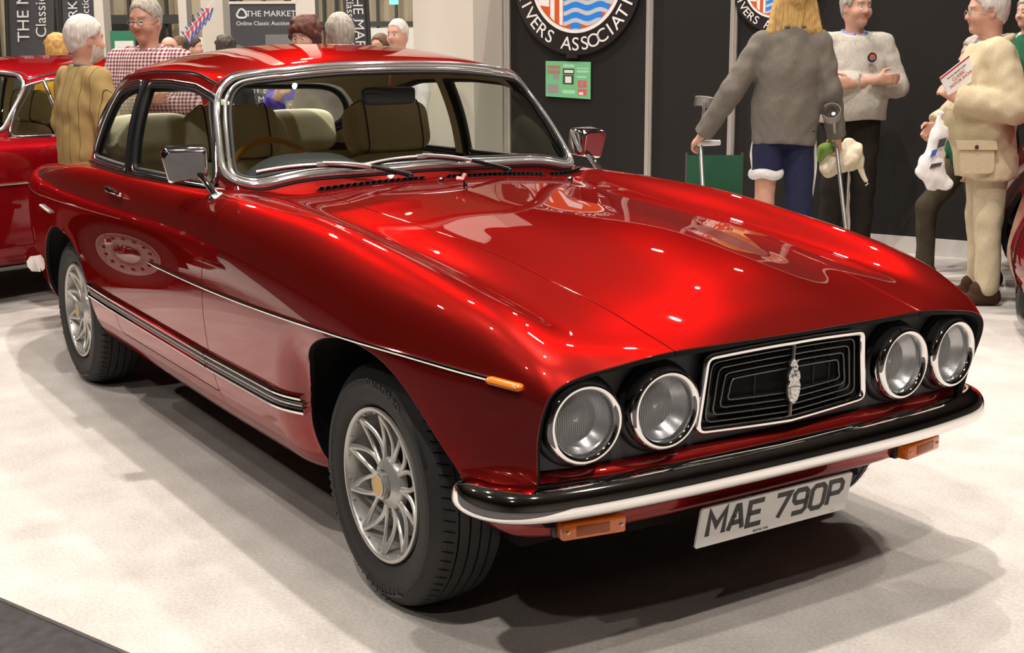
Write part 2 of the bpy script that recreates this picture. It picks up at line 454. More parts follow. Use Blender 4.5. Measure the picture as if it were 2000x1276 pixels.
# the skin turns in where the front wing meets the arch
flat = LOW.reshape(-1, 3); side = (abs(flat[:, 1]) > .5) & (flat[:, 2] < .8)
for AR, xlim, amt, wd in ((ARCH_F, (-.75, -.16), .045, .15), (ARCH_R, (-2.75, -2.2), .02, .08)):
    d = -sdf(AR, flat[:, [0, 2]]); msk = side & (flat[:, 0] > xlim[0]) & (flat[:, 0] < xlim[1])
    k = np.where(msk, amt*np.clip(1-d/wd, 0, 1)**2.2*np.clip((xlim[1]-flat[:, 0])/.2, 0, 1)**1.5*np.clip((.72-flat[:, 2])/.12, 0, 1), 0)
    k = np.minimum(k, amt)
    flat[:, 1] -= np.sign(flat[:, 1])*k
LOW = flat.reshape(LOW.shape)
low = Surf.grid(LOW)
if low.N[np.argmax(low.V[:, 2])][2] < 0: low = Surf.grid(LOW, True)

# ---- glasshouse
BASE = [(-1.035,0,1.010),(-1.05,.30,1.004),(-1.095,.55,.992),(-1.165,.682,.990),(-1.32,.735,.985),(-1.60,.752,.983),(-2.05,.755,.978),(-2.50,.738,.972),(-2.85,.695,.966),(-3.14,.61,.960),(-3.36,.45,.955),(-3.48,.23,.955),(-3.52,0,.955)]
RAIL = [(-1.345,0),(-1.358,.27),(-1.395,.47),(-1.455,.575),(-1.58,.622),(-1.80,.637),(-2.10,.640),(-2.42,.622),(-2.66,.580),(-2.82,.495),(-2.925,.35),(-2.975,.18),(-2.99,0)]
def hroof(x, y):
    return pchip([-3.1,-2.99,-2.7,-2.4,-2.05,-1.75,-1.5,-1.345,-1.25], [1.315,1.352,1.425,1.462,1.476,1.468,1.445,1.418,1.395], x)-.285*abs(y)**2.4
B_ = np.array(BASE); R_ = np.array([(x, y, float(hroof(np.array([x]), y)[0])) for x, y in RAIL])
def mir(A): return np.concatenate([A, (A*[1, -1, 1])[::-1][1:-1]])
Bm, Rm = mir(B_), mir(R_)
n_ = len(Bm); k_ = 4
idx = [i % n_ for i in range(-k_, n_+k_+1)]
cl = np.r_[0, np.cumsum(.5*np.linalg.norm(np.diff(Bm[idx], axis=0), axis=1)+.5*np.linalg.norm(np.diff(Rm[idx], axis=0), axis=1))]
qs = np.linspace(cl[k_], cl[k_+n_], 441)
Bc, Rc = nspline(cl, Bm[idx], qs), nspline(cl, Rm[idx], qs)
pole = np.array([-2.12, 0.])
prof = []; NT = 120
for b, r in zip(Bc, Rc):
    t = np.linspace(0, 1, 40)[:, None]; seg = b*(1-t)+r*t
    o = np.array([r[0]-pole[0], r[1]]); o = o/np.linalg.norm(o)
    seg[:, :2] += o*(.022*np.sin(math.pi*t))
    t2 = np.linspace(0, 1, 80)[1:, None]; pl = r[None, :2]*(1-t2)+pole*t2
    up = np.c_[pl, hroof(pl[:, 0], pl[:, 1])]
    q = resample(np.concatenate([seg, up]), NT)
    L = np.linalg.norm(np.diff(q, axis=0), axis=1).sum(); q2 = blur(q, .032/(L/NT))
    prof.append(q2)
GH = np.array(prof)                                                     # (s, t, 3)
gh = Surf.grid(GH)
if gh.N[np.argmax(gh.V[:, 2]*(gh.V[:, 0] < -1.8))][2] < 0: gh = Surf.grid(GH, True)
pv = np.linalg.norm(gh.V[:, :2]-pole, axis=1) < .05
gh.N[pv] = (0, 0, 1)

WS_OUT = mir2 = None
h_ = np.array([(0,1.043),(.30,1.037),(.55,1.017),(.66,1.009),(.696,1.034),(.697,1.085),(.664,1.22),(.620,1.318),(.575,1.357),(.50,1.373),(.30,1.392),(0,1.400)])
WS_OUT = curve(np.concatenate([h_, (h_*[-1, 1])[::-1][1:-1]]), 260, True)
hr = np.array([(0,1.03),(.42,1.035),(.59,1.065),(.625,1.13),(.595,1.225),(.53,1.295),(.34,1.322),(0,1.330)])
RW_OUT = curve(np.concatenate([hr, (hr*[-1, 1])[::-1][1:-1]]), 160, True)
DG = fillet([(-1.240, .995), (-1.345, 1.185), (-1.42, 1.295), (-1.60, 1.335), (-1.85, 1.345), (-2.085, 1.342), (-2.068, .990)], [.03, .25, .12, .2, .2, .02, .02])
QG = fillet([(-2.125, .990), (-2.143, 1.340), (-2.32, 1.333), (-2.50, 1.300), (-2.60, 1.21), (-2.775, .995)], [.02, .02, .2, .10, .2, .04])
front = lambda V: (V[:, 0] > -1.62) & (V[:, 2] > 1.0)
def f_ws(V): return np.where(front(V), sdf(WS_OUT, V[:, [1, 2]]), -1.)
def f_rw(V): return np.where(V[:, 0] < -2.6, np.minimum(sdf(RW_OUT, V[:, [1, 2]]), -2.85-V[:, 0]), -1.)
def f_dg(V): return np.where(abs(V[:, 1]) > .45, sdf(DG, V[:, [0, 2]]), -1.)
def f_qg(V): return np.where(abs(V[:, 1]) > .45, sdf(QG, V[:, [0, 2]]), -1.)
roof = gh.clip(lambda V: -f_ws(V)).clip(lambda V: -f_dg(V)).clip(lambda V: -f_qg(V)).clip(lambda V: -f_rw(V))
roof.obj('roof', 'paint', car, .03)
lin = roof.offset(-.032); lin.N = -lin.N; lin.F = [f[::-1] for f in lin.F]
lin.clip(lambda V: V[:, 2]-1.0).obj('headlining', 'headlining', car, 0)
gh.clip(f_ws).offset(-.006).obj('windscreen', 'glass', car, 0)
gh.clip(f_rw).offset(-.006).obj('rear_window', 'glass', car, 0)
for s in (-1, 1):
    gh.clip(lambda V: np.where(V[:, 1]*s > 0, f_dg(V), -1.)).offset(-.010).obj('door_window', 'glass', car, 0)
    gh.clip(lambda V: np.where(V[:, 1]*s > 0, f_qg(V), -1.)).offset(-.010).obj('quarter_window', 'glass', car, 0)
def look(S, q, ij, k, sel):
    """lift flat points (in axes ij) to the surface: positions and normals"""
    I = np.nonzero(sel(S.V))[0]; V, N = S.V[I], S.N[I]; P = []; NN = []
    for a in np.asarray(q, float):
        j = np.argmin((V[:, ij[0]]-a[0])**2+(V[:, ij[1]]-a[1])**2)
        n = N[j]; p = V[j].copy(); d = [a[0]-p[ij[0]], a[1]-p[ij[1]]]
        p[k] -= (n[ij[0]]*d[0]+n[ij[1]]*d[1])/(n[k] if abs(n[k]) > .15 else math.copysign(.15, n[k]))
        p[ij[0]], p[ij[1]] = a; P.append(p); NN.append(n)
    return np.array(P), np.array(NN)
def inset(poly, d):
    P = np.asarray(poly); T = np.roll(P, -1, 0)-np.roll(P, 1, 0); T /= np.linalg.norm(T, axis=1)[:, None]+1e-12
    n = np.c_[-T[:, 1], T[:, 0]]
    area = .5*np.sum(P[:, 0]*np.roll(P[:, 1], -1)-np.roll(P[:, 0], -1)*P[:, 1])
    return P+n*d*(1 if area > 0 else -1)
wsl = gh.clip(lambda V: f_ws(V)+.04)
def ring(poly, d, r, off, S, ij, k, sel, flat=None, n=10, cnt=None):
    q = inset(poly, d)
    if cnt: q = resample(q, cnt, True)
    P, N = look(S, q, ij, k, sel)
    P = blur(np.concatenate([P[-8:], P, P[:8]]), 1.6)[8:-8]
    return MB().tube(P+N*off, r, n, True, flat=flat)
fsel = lambda V: V[:, 0] > -1.6
ring(WS_OUT, .006, .0115, .005, wsl, (1, 2), 0, fsel).obj('windscreen_chrome_frame', 'chrome_frame', car)
ring(WS_OUT, .0215, .0065, .004, wsl, (1, 2), 0, fsel).obj('windscreen_inner_bead', 'chrome_frame', car)
ring(WS_OUT, .031, .0065, -.001, wsl, (1, 2), 0, fsel).obj('windscreen_seal', 'rubber', car)
ring(WS_OUT, -.006, .005, .000, wsl, (1, 2), 0, fsel).obj('windscreen_outer_seal', 'rubber', car)
rwl = gh.clip(lambda V: f_rw(V)+.04)
ring(RW_OUT, .004, .012, .004, rwl, (1, 2), 0, lambda V: V[:, 0] < -2.6).obj('rear_window_frame', 'chrome', car)
ring(RW_OUT, .03, .016, -.012, rwl, (1, 2), 0, lambda V: V[:, 0] < -2.6).obj('rear_window_seal', 'rubber', car)
for s in (-1, 1):
    ss = lambda V: (V[:, 1]*s > .45)
    dgl = gh.clip(lambda V: f_dg(V)+.05); qgl = gh.clip(lambda V: f_qg(V)+.05)
    ring(DG, .006, .0085, .003, dgl, (0, 2), 1, ss, cnt=150).obj('door_window_frame', 'chrome_soft', car)
    ring(DG, .020, .010, -.004, dgl, (0, 2), 1, ss, cnt=150).obj('door_window_seal', 'rubber', car)
    ring(QG, .006, .0085, .003, qgl, (0, 2), 1, ss, cnt=120).obj('quarter_window_frame', 'chrome_soft', car)
    ring(QG, .020, .010, -.004, qgl, (0, 2), 1, ss, cnt=120).obj('quarter_window_seal', 'rubber', car)
    # dark gutter above the side windows and centre post strip
    top = np.array([(-1.475, 1.332), (-1.62, 1.362), (-1.85, 1.371), (-2.10, 1.369), (-2.34, 1.356), (-2.54, 1.322), (-2.655, 1.22), (-2.80, 1.04)])
    P, N = look(gh, curve(top, 90), (0, 2), 1, ss)
    MB().tube(blur(P, 2)+N*.004, .006, 8).obj('drip_rail', 'chrome_soft', car)
    P, N = look(gh, np.array([(-2.097, .985), (-2.10, 1.1), (-2.106, 1.22), (-2.113, 1.335)]), (0, 2), 1, ss)
    MB().tube(P+N*.004, .017, 8, flat=.45).obj('centre_post', 'black_trim', car)
    P, N = look(gh, curve([(-1.20, .994), (-1.6, .992), (-2.1, .987), (-2.5, .984), (-2.80, .985)], 60), (0, 2), 1, ss)
    MB().tube(P+N*.007, .010, 8).obj('window_sill_trim', 'chrome', car)

# ---- lower skin cut into panels
plan = inset(Bc[:-1, :2], .004)
DOOR = np.concatenate([curve([(-.945, 1.06), (-.962, 1.0), (-1.02, .906), (-1.052, .78), (-1.065, .64), (-1.054, .495), (-1.032, .40)], 40),
        fillet([(-1.032, .40), (-1.026, .366), (-2.075, .378), (-2.10, .45)], [0, .03, .05, 0], 5)[1:-1],
        curve([(-2.10, .45), (-2.121, .537), (-2.130, .66), (-2.122, .80), (-2.09, .90), (-2.04, .975), (-2.03, 1.06)], 40)])
CUT_F = np.concatenate([DOOR[:40], [(-1.026, .366), (-1.0, .315), (-.965, .255), (-.95, .05), (1.5, .05), (1.5, 1.6), (-.945, 1.6)]])
shell = low.clip(lambda V: np.where(abs(V[:, 1]) > .45, -np.maximum(sdf(ARCH_F, V[:, [0, 2]]), sdf(ARCH_R, V[:, [0, 2]])), 1.))
shell = shell.clip(lambda V: np.where((V[:, 2] > .85) & (V[:, 0] < -1.0), -sdf(plan, V[:, :2]), 1.))
def ycut(x): return np.interp(x, [-.96, .741], [.470, .404])
HOOD = np.array([(-.955, -.470), (.90, -.400), (.90, .400), (-.955, .470)])
HOOD = fillet(HOOD, [.03, 0, 0, .03])
g = .0030
f_cut = lambda V: np.where(V[:, 0] > .3, 1., np.where(V[:, 0] < -1.4, -1., sdf(CUT_F, V[:, [0, 2]])))
f_hood = lambda V: np.where(V[:, 2] > .7, sdf(HOOD, V[:, :2]), -1.)
f_door = lambda V: np.where(abs(V[:, 1]) > .5, sdf(DOOR, V[:, [0, 2]]), -1.)
frontp = shell.clip(lambda V: f_cut(V)-g)
frontp.clip(lambda V: -f_hood(V)-.0042).obj('front_wings', 'paint', car, .016)
frontp.clip(lambda V: f_hood(V)-.0015).obj('bonnet', 'paint', car, .016)
rest = shell.clip(lambda V: -f_cut(V)-g)
rest.clip(lambda V: -f_door(V)-g).obj('body_shell', 'paint', car, .016)
for s in (-1, 1):
    rest.clip(lambda V: np.where(V[:, 1]*s > 0, f_door(V)-g, -1.)).obj('door', 'paint', car, .016)
# dark box under the skin so the shut lines read dark
inner = low.clip(lambda V: np.where(abs(V[:, 1]) > .45, -np.maximum(sdf(ARCH_F, V[:, [0, 2]]), sdf(ARCH_R, V[:, [0, 2]])), 1.))
inner = inner.clip(lambda V: np.where((V[:, 2] > .6) & (V[:, 0] < -.98), -sdf(inset(plan, -.03), V[:, :2]), 1.)).clip(lambda V: .64-V[:, 0])
inner.offset(-.020).obj('inner_structure', 'underbody', car, 0)
# tail panel and floor pan
tail = LOW[0]; mb = MB(); c = tail.mean(0); n = len(tail)
mb.add(np.concatenate([tail, [c-[.03, 0, 0]]]), [(i+1, i, n) for i in range(n-1)]+[(0, n-1, n)])
mb.obj('tail_panel', 'paint', car)
mb = MB(); mb.box((-1.70, 0, .275), (2.1, .60, .03)); mb.box((.1, 0, .36), (.46, .42, .05))
mb.box((-1.45, 0, .25), (.95, .70, .02)); mb.obj('floor_pan', 'underbody', car)
for AR, nm in ((ARCH_F, 'f'), (ARCH_R, 'r')):
    for s in (-1, 1):
        q = AR[AR[:, 1] > .27]; P0, N0 = look(low, np.clip(q, [-9, .30], [9, 9]), (0, 2), 1, lambda V: V[:, 1]*s > .45)
        P0 = np.c_[q[:, 0], P0[:, 1]-s*.016, q[:, 1]]
        cx = q[:, 0].mean(); P1 = P0.copy(); P1[:, 0] = cx+(P0[:, 0]-cx)*1.04; P1[:, 2] += .012; P1[:, 1] -= s*.03
        P2 = P1.copy(); P2[:, 1] = s*.40
        mb = MB(); mb.grid(np.stack([P0, P1, P2]))
        mb.add(P2, [tuple(range(len(P2)))]); mb.obj('wheel_well', 'underbody', car)

# ---- front opening, fascia, lamps
LIP = LOW[-1]; lipz = LIP[LIP[:, 2] > .535]
def xf(y, z): return .662-.03*abs(y)**2-.05*np.clip(abs(y)-.45, 0, 1)-.06*(.65-z)*0
bot = np.array([(y, .516+.012*(abs(y)/.7)**4) for y in np.linspace(.715, -.715, 40)])
OPEN = np.concatenate([lipz[:, 1:], bot])
yy, zz = np.meshgrid(np.linspace(-.76, .76, 90), np.linspace(.49, .81, 30), indexing='ij')
fs = Surf.grid(np.stack([xf(yy, zz), yy, zz], -1))
if fs.N[0][0] < 0: fs = Surf.grid(np.stack([xf(yy, zz), yy, zz], -1), True)
fs = fs.clip(lambda V: sdf(OPEN, V[:, 1:])+.004)
mb = MB(); mb.add(fs.V, fs.F)
L0 = lipz.copy(); L0[:, 2] -= .004*(L0[:, 2] > .7); L0[:, 1] *= .994; L0[:, 0] -= .006
L1 = L0.copy(); L1[:, 0] = xf(L0[:, 1], L0[:, 2])-.004
mb.grid(np.stack([L0, L1])); mb.obj('front_fascia', 'fascia', car)
def headlamp(y, z, x, R, tilt):
    """R lamp radius; faces +x"""
    Rm_ = rotz(tilt)
    def put(mb): return mb.xf(Rm_, (x, y, z))
    b = MB().lathe([(R+.016, -.09), (R+.016, -.030), (R+.012, -.022), (R+.004, -.018), (R-.004, -.03)], 56, 'x')
    root = put(b).obj('headlamp', 'black_trim', car)
    a = np.linspace(-.35, math.pi+.25, 16)
    rg = np.c_[(R-.008)+.0125*np.cos(a), .020*np.sin(a)]
    b = MB().lathe(np.concatenate([[(R+.006, -.06), (R+.0065, -.03)], rg[:]]), 64, 'x'); put(b).obj('chrome_ring', 'chrome', root)
    b = MB().lathe([(R-.013, .006), (R-.014, -.012), (R-.018, -.014)], 56, 'x'); put(b).obj('inner_ring', 'chrome_soft', root)
    r = np.linspace(0.0005, R-.015, 18)
    b = MB(); P = []
    for aa in np.linspace(0, 2*math.pi, 72, endpoint=False):
        P.append([(.019*(1-(q/(R-.015))**2)+.001, q*math.cos(aa), q*math.sin(aa)) for q in r])
    b.grid(np.array(P), True); put(b).obj('lens', 'lamp_lens', root)
    r = np.linspace(R-.016, .012, 14)
    b = MB().lathe([(q, -.062+.052*(q/(R-.016))**2) for q in r], 48, 'x'); put(b).obj('reflector', 'reflector', root)
    b = MB().lathe([(.0005, -.030), (.006, -.031), (.009, -.036), (.009, -.06)], 20, 'x'); put(b).obj('bulb_shield', 'chrome_soft', root)
def lens_mat():
    m = glass_mat('lamp_lens', (.93, .94, .95), 1.45, .02, .10); nt = m.node_tree
    tc = nt.nodes.new('ShaderNodeTexCoord'); sp = nt.nodes.new('ShaderNodeSeparateXYZ'); nt.links.new(tc.outputs['Object'], sp.inputs[0])
    wv = nt.nodes.new('ShaderNodeMath'); wv.operation = 'MULTIPLY'; wv.inputs[1].default_value = 1350.
    sn = nt.nodes.new('ShaderNodeMath'); sn.operation = 'SINE'
    nt.links.new(sp.outputs[1], wv.inputs[0]); nt.links.new(wv.outputs[0], sn.inputs[0])
    bp = nt.nodes.new('ShaderNodeBump'); bp.inputs['Strength'].default_value = 1.0; bp.inputs['Distance'].default_value = .0025
    nt.links.new(sn.outputs[0], bp.inputs['Height'])
    g_ = [n for n in nt.nodes if n.type == 'BSDF_GLOSSY'][0]; g_.inputs['Roughness'].default_value = .08
    nt.links.new(bp.outputs['Normal'], g_.inputs['Normal'])
    df = nt.nodes.new('ShaderNodeBsdfDiffuse'); df.inputs[0].default_value = (.92, .93, .94, 1); nt.links.new(bp.outputs['Normal'], df.inputs['Normal'])
    m2 = nt.nodes.new('ShaderNodeMixShader'); m2.inputs[0].default_value = .28
    out = nt.nodes['Material Output']; old = out.inputs[0].links[0].from_socket
    nt.links.new(old, m2.inputs[1]); nt.links.new(df.outputs[0], m2.inputs[2]); nt.links.new(m2.outputs[0], out.inputs[0])
lens_mat()
for s in (-1, 1):
    headlamp(s*.617, .633, .678, .094, s*.10)
    headlamp(s*.400, .636, .694, .0945, s*.05)
# grille: chrome surround, black back, four nested loops of bars on each half, centre bar, crest
def gx(y): return .700-.085*abs(y)
def gpt(y, z, off=0): return np.stack([gx(y)+off-(.64-z)*.03, y, z], -1)
GO = fillet([(-.292, .548), (.292, .548), (.268, .742), (-.268, .742)], .030, 8)
GO = resample(GO, 200, True)
def zbow(y): return .012*(1-(np.abs(y)/.28)**1.5)
def lift(q, off): 
    z = q[:, 1]+np.where(q[:, 1] > .645, 1, -.6)*zbow(q[:, 0])
    return gpt(q[:, 0], z, off)
MB().tube(lift(inset(GO, .008), .004), .0095, 10, True, flat=.8).obj('grille_surround', 'chrome', car)
back = MB(); q = inset(GO, .006); back.add(np.concatenate([lift(q, -.02), [gpt(np.array(0.), np.array(.645), -.02)]]), [(i, (i+1) % len(q), len(q)) for i in range(len(q))])
q0, q1 = lift(inset(GO, .010), .0), lift(inset(GO, .012), -.02); back.grid(np.stack([q0, q1]), False, True)
back.obj('grille_back', 'black_matte', car)
for j, d in enumerate((.026, .0425, .059, .0755)):
    P = lift(resample(fillet([(-.287+d*1.25, .548+d), (.287-d*1.25, .548+d), (.272-d*1.25, .742-d), (-.272+d*1.25, .742-d)], .020-.003*j, 6), 160, True), -.004)
    b = MB(); b.tube(P, .0019, 6, True, mi=0); Pb = P.copy(); Pb[:, 0] -= .012; b.grid(np.stack([P, Pb]), False, True, mi=1)
    b.obj('grille_bar', ['grille_bar', 'black_matte'], car)
for y in (-.10, .10, .16):
    MB().tube([gpt(np.array(y), np.array(z), -.0155) for z in np.linspace(.565, .735, 8)], .0016, 5).obj('grille_support', 'fascia', car)
MB().tube([gpt(np.array(0.), np.array(z), .002) for z in np.linspace(.545, .745, 8)], .0045, 6).obj('grille_centre_bar', 'grille_bar', car)
crest = np.array([(0, -.058), (.012, -.050), (.019, -.034), (.021, -.012), (.016, -.002), (.020, .006), (.017, .020), (.010, .026), (.011, .036), (.006, .044), (.016, .052), (.004, .050), (-.004, .056), (-.012, .049), (-.015, .040), (-.008, .034), (-.013, .026), (-.019, .016), (-.018, .004), (-.014, -.002), (-.021, -.012), (-.019, -.034), (-.012, -.050)])
b = MB(); b.extrude(crest, 0, .007, frame=((.704, 0, .648), (0, 1, 0), (0, 0, 1), (1, 0, 0)))
b.extrude(crest[[0, 1, 2, 3, 19+1, 21, 22]]*.75+[0, -.006], .007, .012, frame=((.704, 0, .648), (0, 1, 0), (0, 0, 1), (1, 0, 0)))
for (y, z, r) in ((0, .012, .010), (-.002, .034, .007), (.004, .022, .006)):
    b.lathe([(r, .004), (r*.8, .010), (.0005, .013)], 10, 'x', (.704, y, .648+z))
b.obj('crest_badge', 'silver_badge', car, angle=25)

# ---- apron, valance and bumper
def sweep(path, profile, closed=False):
    """path (n,2) in plan for y >= 0 from the centre outwards; profile (offset outwards, z) or a function of the fraction along"""
    Pn = np.concatenate([(path*[1, -1])[::-1][:-1], path])
    T = np.gradient(Pn, axis=0); T /= np.linalg.norm(T, axis=1)[:, None]; N = np.c_[T[:, 1], -T[:, 0]]
    t = abs(np.linspace(-1, 1, len(Pn)))
    G = []
    for p, nn, tt in zip(Pn, N, t):
        pr = np.asarray(profile(tt) if callable(profile) else profile)
        G.append(np.c_[p[0]+nn[0]*pr[:, 0], p[1]+nn[1]*pr[:, 0], pr[:, 1]])
    return np.array(G)
ap = curve([(.672, 0), (.668, .3), (.656, .5), (.632, .635), (.600, .705), (.548, .752), (.45, .774)], 50)
def aprof(t):
    e = np.clip((t-.72)/.28, 0, 1)
    pr = [(-.035, .512+.02*e), (-.012, .519+.02*e), (.004, .520+.02*e), (.020, .512+.012*e), (.032, .493), (.034, .462), (.022, .430), (-.012, .405), (-.030, .372), (-.042, .345), (-.07, .330), (-.13, .324)]
    pr = np.array(pr); pr[:, 0] -= .006*e
    return curve(pr, 36)
b = MB(); b.grid(sweep(ap, aprof)); b.obj('front_apron', 'paint', car, angle=80)
bp_ = curve([(.716, 0), (.713, .25), (.702, .50), (.684, .66), (.655, .757), (.600, .808), (.53, .822), (.455, .822)], 70)
def bprof(t):
    e = np.clip((t-.90)/.10, 0, 1); k = math.sqrt(max(0, 1-e**2)) if e > 0 else 1
    pr = np.array([(-.055, .484), (-.030, .499), (.003, .497), (.025, .481), (.034, .455), (.0345, .439), (.028, .427), (.011, .418), (-.010, .411), (-.036, .404)])
    zc = .447; pr[:, 1] = zc+(pr[:, 1]-zc)*(.25+.75*k); pr[:, 0] = -.02+(pr[:, 0]+.02)*(.2+.8*k)
    return curve(pr, 40)
G = sweep(bp_, bprof); b = MB(); b.grid(G)
for e in (0, -1):
    r = G[e]; b.add(np.concatenate([r, [r.mean(0)]]), [((i+1, i, len(r)) if e else (i, i+1, len(r))) for i in range(len(r)-1)])
b.obj('front_bumper', 'chrome', car, angle=50)
rb = curve([(4.14, 0), (4.12, .35), (4.05, .58), (3.93, .70), (3.75, .775), (3.55, .81)], 40)
G = sweep(rb, [(-.03, .49), (.012, .488), (.03, .465), (.028, .44), (.01, .415), (-.03, .41)]); G[..., 0] *= -1
b = MB(); b.grid(G)
for e in (0, -1): b.add(G[e], [tuple(range(len(G[e])))])
b.obj('rear_bumper', 'chrome', car, angle=50)
def ind(s):
    p = [np.array((.640, s*.478, .366)), np.array((.612, s*.640, .366))]
    c = (p[0]+p[1])/2; u = p[1]-p[0]; L = np.linalg.norm(u); a = math.atan2(u[1], u[0])
    Rm_ = rotz(a)
    out = np.array([[1, 0], [-1, 0]])
    sg = 1 if s > 0 else -1
    def bx(cc, hh, bev): return MB().box((0, 0, 0), hh, bev=bev).xf(Rm_, c+Rm_@np.array((cc[0], -sg*cc[1], cc[2])))
    root = bx((0, -.018, 0), (L/2+.006, .014, .023), .004).obj('indicator_lamp', 'black_trim', car)
    bx((0, .012, 0), (L/2, .018, .021), .006).obj('lens', 'amber', root)
    bx((.004, .0305, 0), (L/2*.52, .0012, .012), .0008).obj('lens_window', 'amber_dark', root)
    for e in (-1, 1):
        b = MB().lathe([(.0005, .004), (.004, .003), (.0045, 0)], 10, 'y'); b.V = [(v[0], -sg*v[1], v[2]) for v in b.V]
        b.xf(Rm_, c+Rm_@np.array((e*(L/2-.013), -sg*.030, 0))).obj('screw', 'screw', root)
for s in (-1, 1): ind(s)
# ---- number plate with painted characters
pu = np.array((0, 1., 0)); pw = np.array((.677-.654, 0, .358-.249)); pw /= np.linalg.norm(pw); pn = np.cross(pu, pw)
pc = np.array((.664, 0, .3035))
FR = (pc, pu, pw, pn)
plate = MB().extrude(fillet([(-.26, -.0555), (.26, -.0555), (.26, .0555), (-.26, .0555)], .008, 4), -.003, .003, frame=FR).obj('number_plate', 'plate', car, angle=30)
GLY = {  # strokes on a 0..1 by 0..1 box
 'M': [[(0, 0), (0, 1), (.5, .38), (1, 1), (1, 0)]], 'A': [[(0, 0), (.42, 1), (.58, 1), (1, 0)], [(.2, .30), (.8, .30)]],
 'E': [[(1, 1), (0, 1), (0, 0), (1, 0)], [(0, .52), (.85, .52)]], '7': [[(0, 1), (1, 1), (.3, 0)]],
 '9': [[(.0, .0), (.78, .0), (1, .14), (1, .86), (.8, 1), (.2, 1), (0, .86), (0, .60), (.2, .46), (1, .46)]],
 '0': [[(.22, 0), (0, .15), (0, .85), (.22, 1), (.78, 1), (1, .85), (1, .15), (.78, 0), (.22, 0)]],
 'P': [[(0, 0), (0, 1), (.8, 1), (1, .86), (1, .60), (.8, .46), (0, .46)]]}
def ribbon(mb, pts, wd, h0, h1, frame):
    P = np.asarray(pts, float); closed = np.allclose(P[0], P[-1])
    if closed: P = P[:-1]
    n = len(P); Lf = []; Rt = []
    for i in range(n):
        a = P[i-1] if (i > 0 or closed) else None; c = P[(i+1) % n] if (i < n-1 or closed) else None
        d1 = (P[i]-a)/np.linalg.norm(P[i]-a) if a is not None else None
        d2 = (c-P[i])/np.linalg.norm(c-P[i]) if c is not None else None
        if d1 is None: d1 = d2
        if d2 is None: d2 = d1
        n1 = np.array((-d1[1], d1[0])); n2 = np.array((-d2[1], d2[0])); m = n1+n2; m /= np.linalg.norm(m)
        k = min(wd/2/max(.35, float(m@n1)), wd*1.1)
        Lf.append(P[i]+m*k); Rt.append(P[i]-m*k)
    V2 = np.array(Lf+Rt); o, u, v, ww = frame
    V = np.concatenate([o+V2[:, :1]*u+V2[:, 1:]*v+h1*ww, o+V2[:, :1]*u+V2[:, 1:]*v+h0*ww]); F = []
    for i in range(n if closed else n-1):
        j = (i+1) % n
        F += [(n+i, n+j, j, i), (2*n+i, 2*n+j, 3*n+j, 3*n+i), (i, j, 2*n+j, 2*n+i), (n+j, n+i, 3*n+i, 3*n+j)]
    mb.add(V, F)
xs = -.2287
wch, hch, st = .046, .0665, .0135
for ch in 'MAE 790P':
    if ch == ' ': xs += .028; continue
    wc = wch*(1.12 if ch == 'M' else 1)
    b = MB()
    for sk in GLY[ch]: ribbon(b, [(xs+q[0]*wc, -.026+q[1]*hch) for q in sk], st, .0025, .0042, FR)
    xs += wc+.017
    b.obj('plate_character', 'plate_black', plate, smooth=False)
def text_mesh(s, size, extr=.0005):
    cu = bpy.data.curves.new('t', 'FONT'); cu.body = s; cu.size = size; cu.align_x = 'CENTER'; cu.align_y = 'CENTER'; cu.extrude = extr
    o = bpy.data.objects.new('t', cu); COL.objects.link(o)
    dg = bpy.context.evaluated_depsgraph_get(); me = bpy.data.meshes.new_from_object(o.evaluated_get(dg))
    V = np.array([v.co[:] for v in me.vertices]).reshape(-1, 3); F = [tuple(p.vertices) for p in me.polygons]
    bpy.data.objects.remove(o); bpy.data.curves.remove(cu); bpy.data.meshes.remove(me)
    return V, F
def text_add(mb, s, size, frame, h=.001, extr=.0005, mi=0, squash=1.0):
    V, F = text_mesh(s, size, extr)
    if len(V) == 0: return
    o, u, v, ww = [np.asarray(q, float) for q in frame]
    mb.add(o+V[:, :1]*u*squash+V[:, 1:2]*v+(V[:, 2:]+h)*ww, F, mi)
b = MB(); text_add(b, 'BRISTOL CARS', .008, (pc+pw*-.047+pu*-.045, pu, pw, pn), .0035)
text_add(b, '- - - - -', .006, (pc+pw*-.047+pu*.21, pu, pw, pn), .0035)
b.obj('plate_maker_line', 'plate_black', plate, smooth=False, kind='stuff')
for y, z in ((-.145, .012), (.105, .014)):
    b = MB().lathe([(.0005, .003), (.0045, .0025), (.005, 0)], 12, 'x'); V = np.array(b.V)
    b.V = [tuple(pc+pu*(y+q[1])+pw*(z+q[2])+pn*(.003+q[0])) for q in V]; b.obj('plate_screw', 'plate_black', plate)
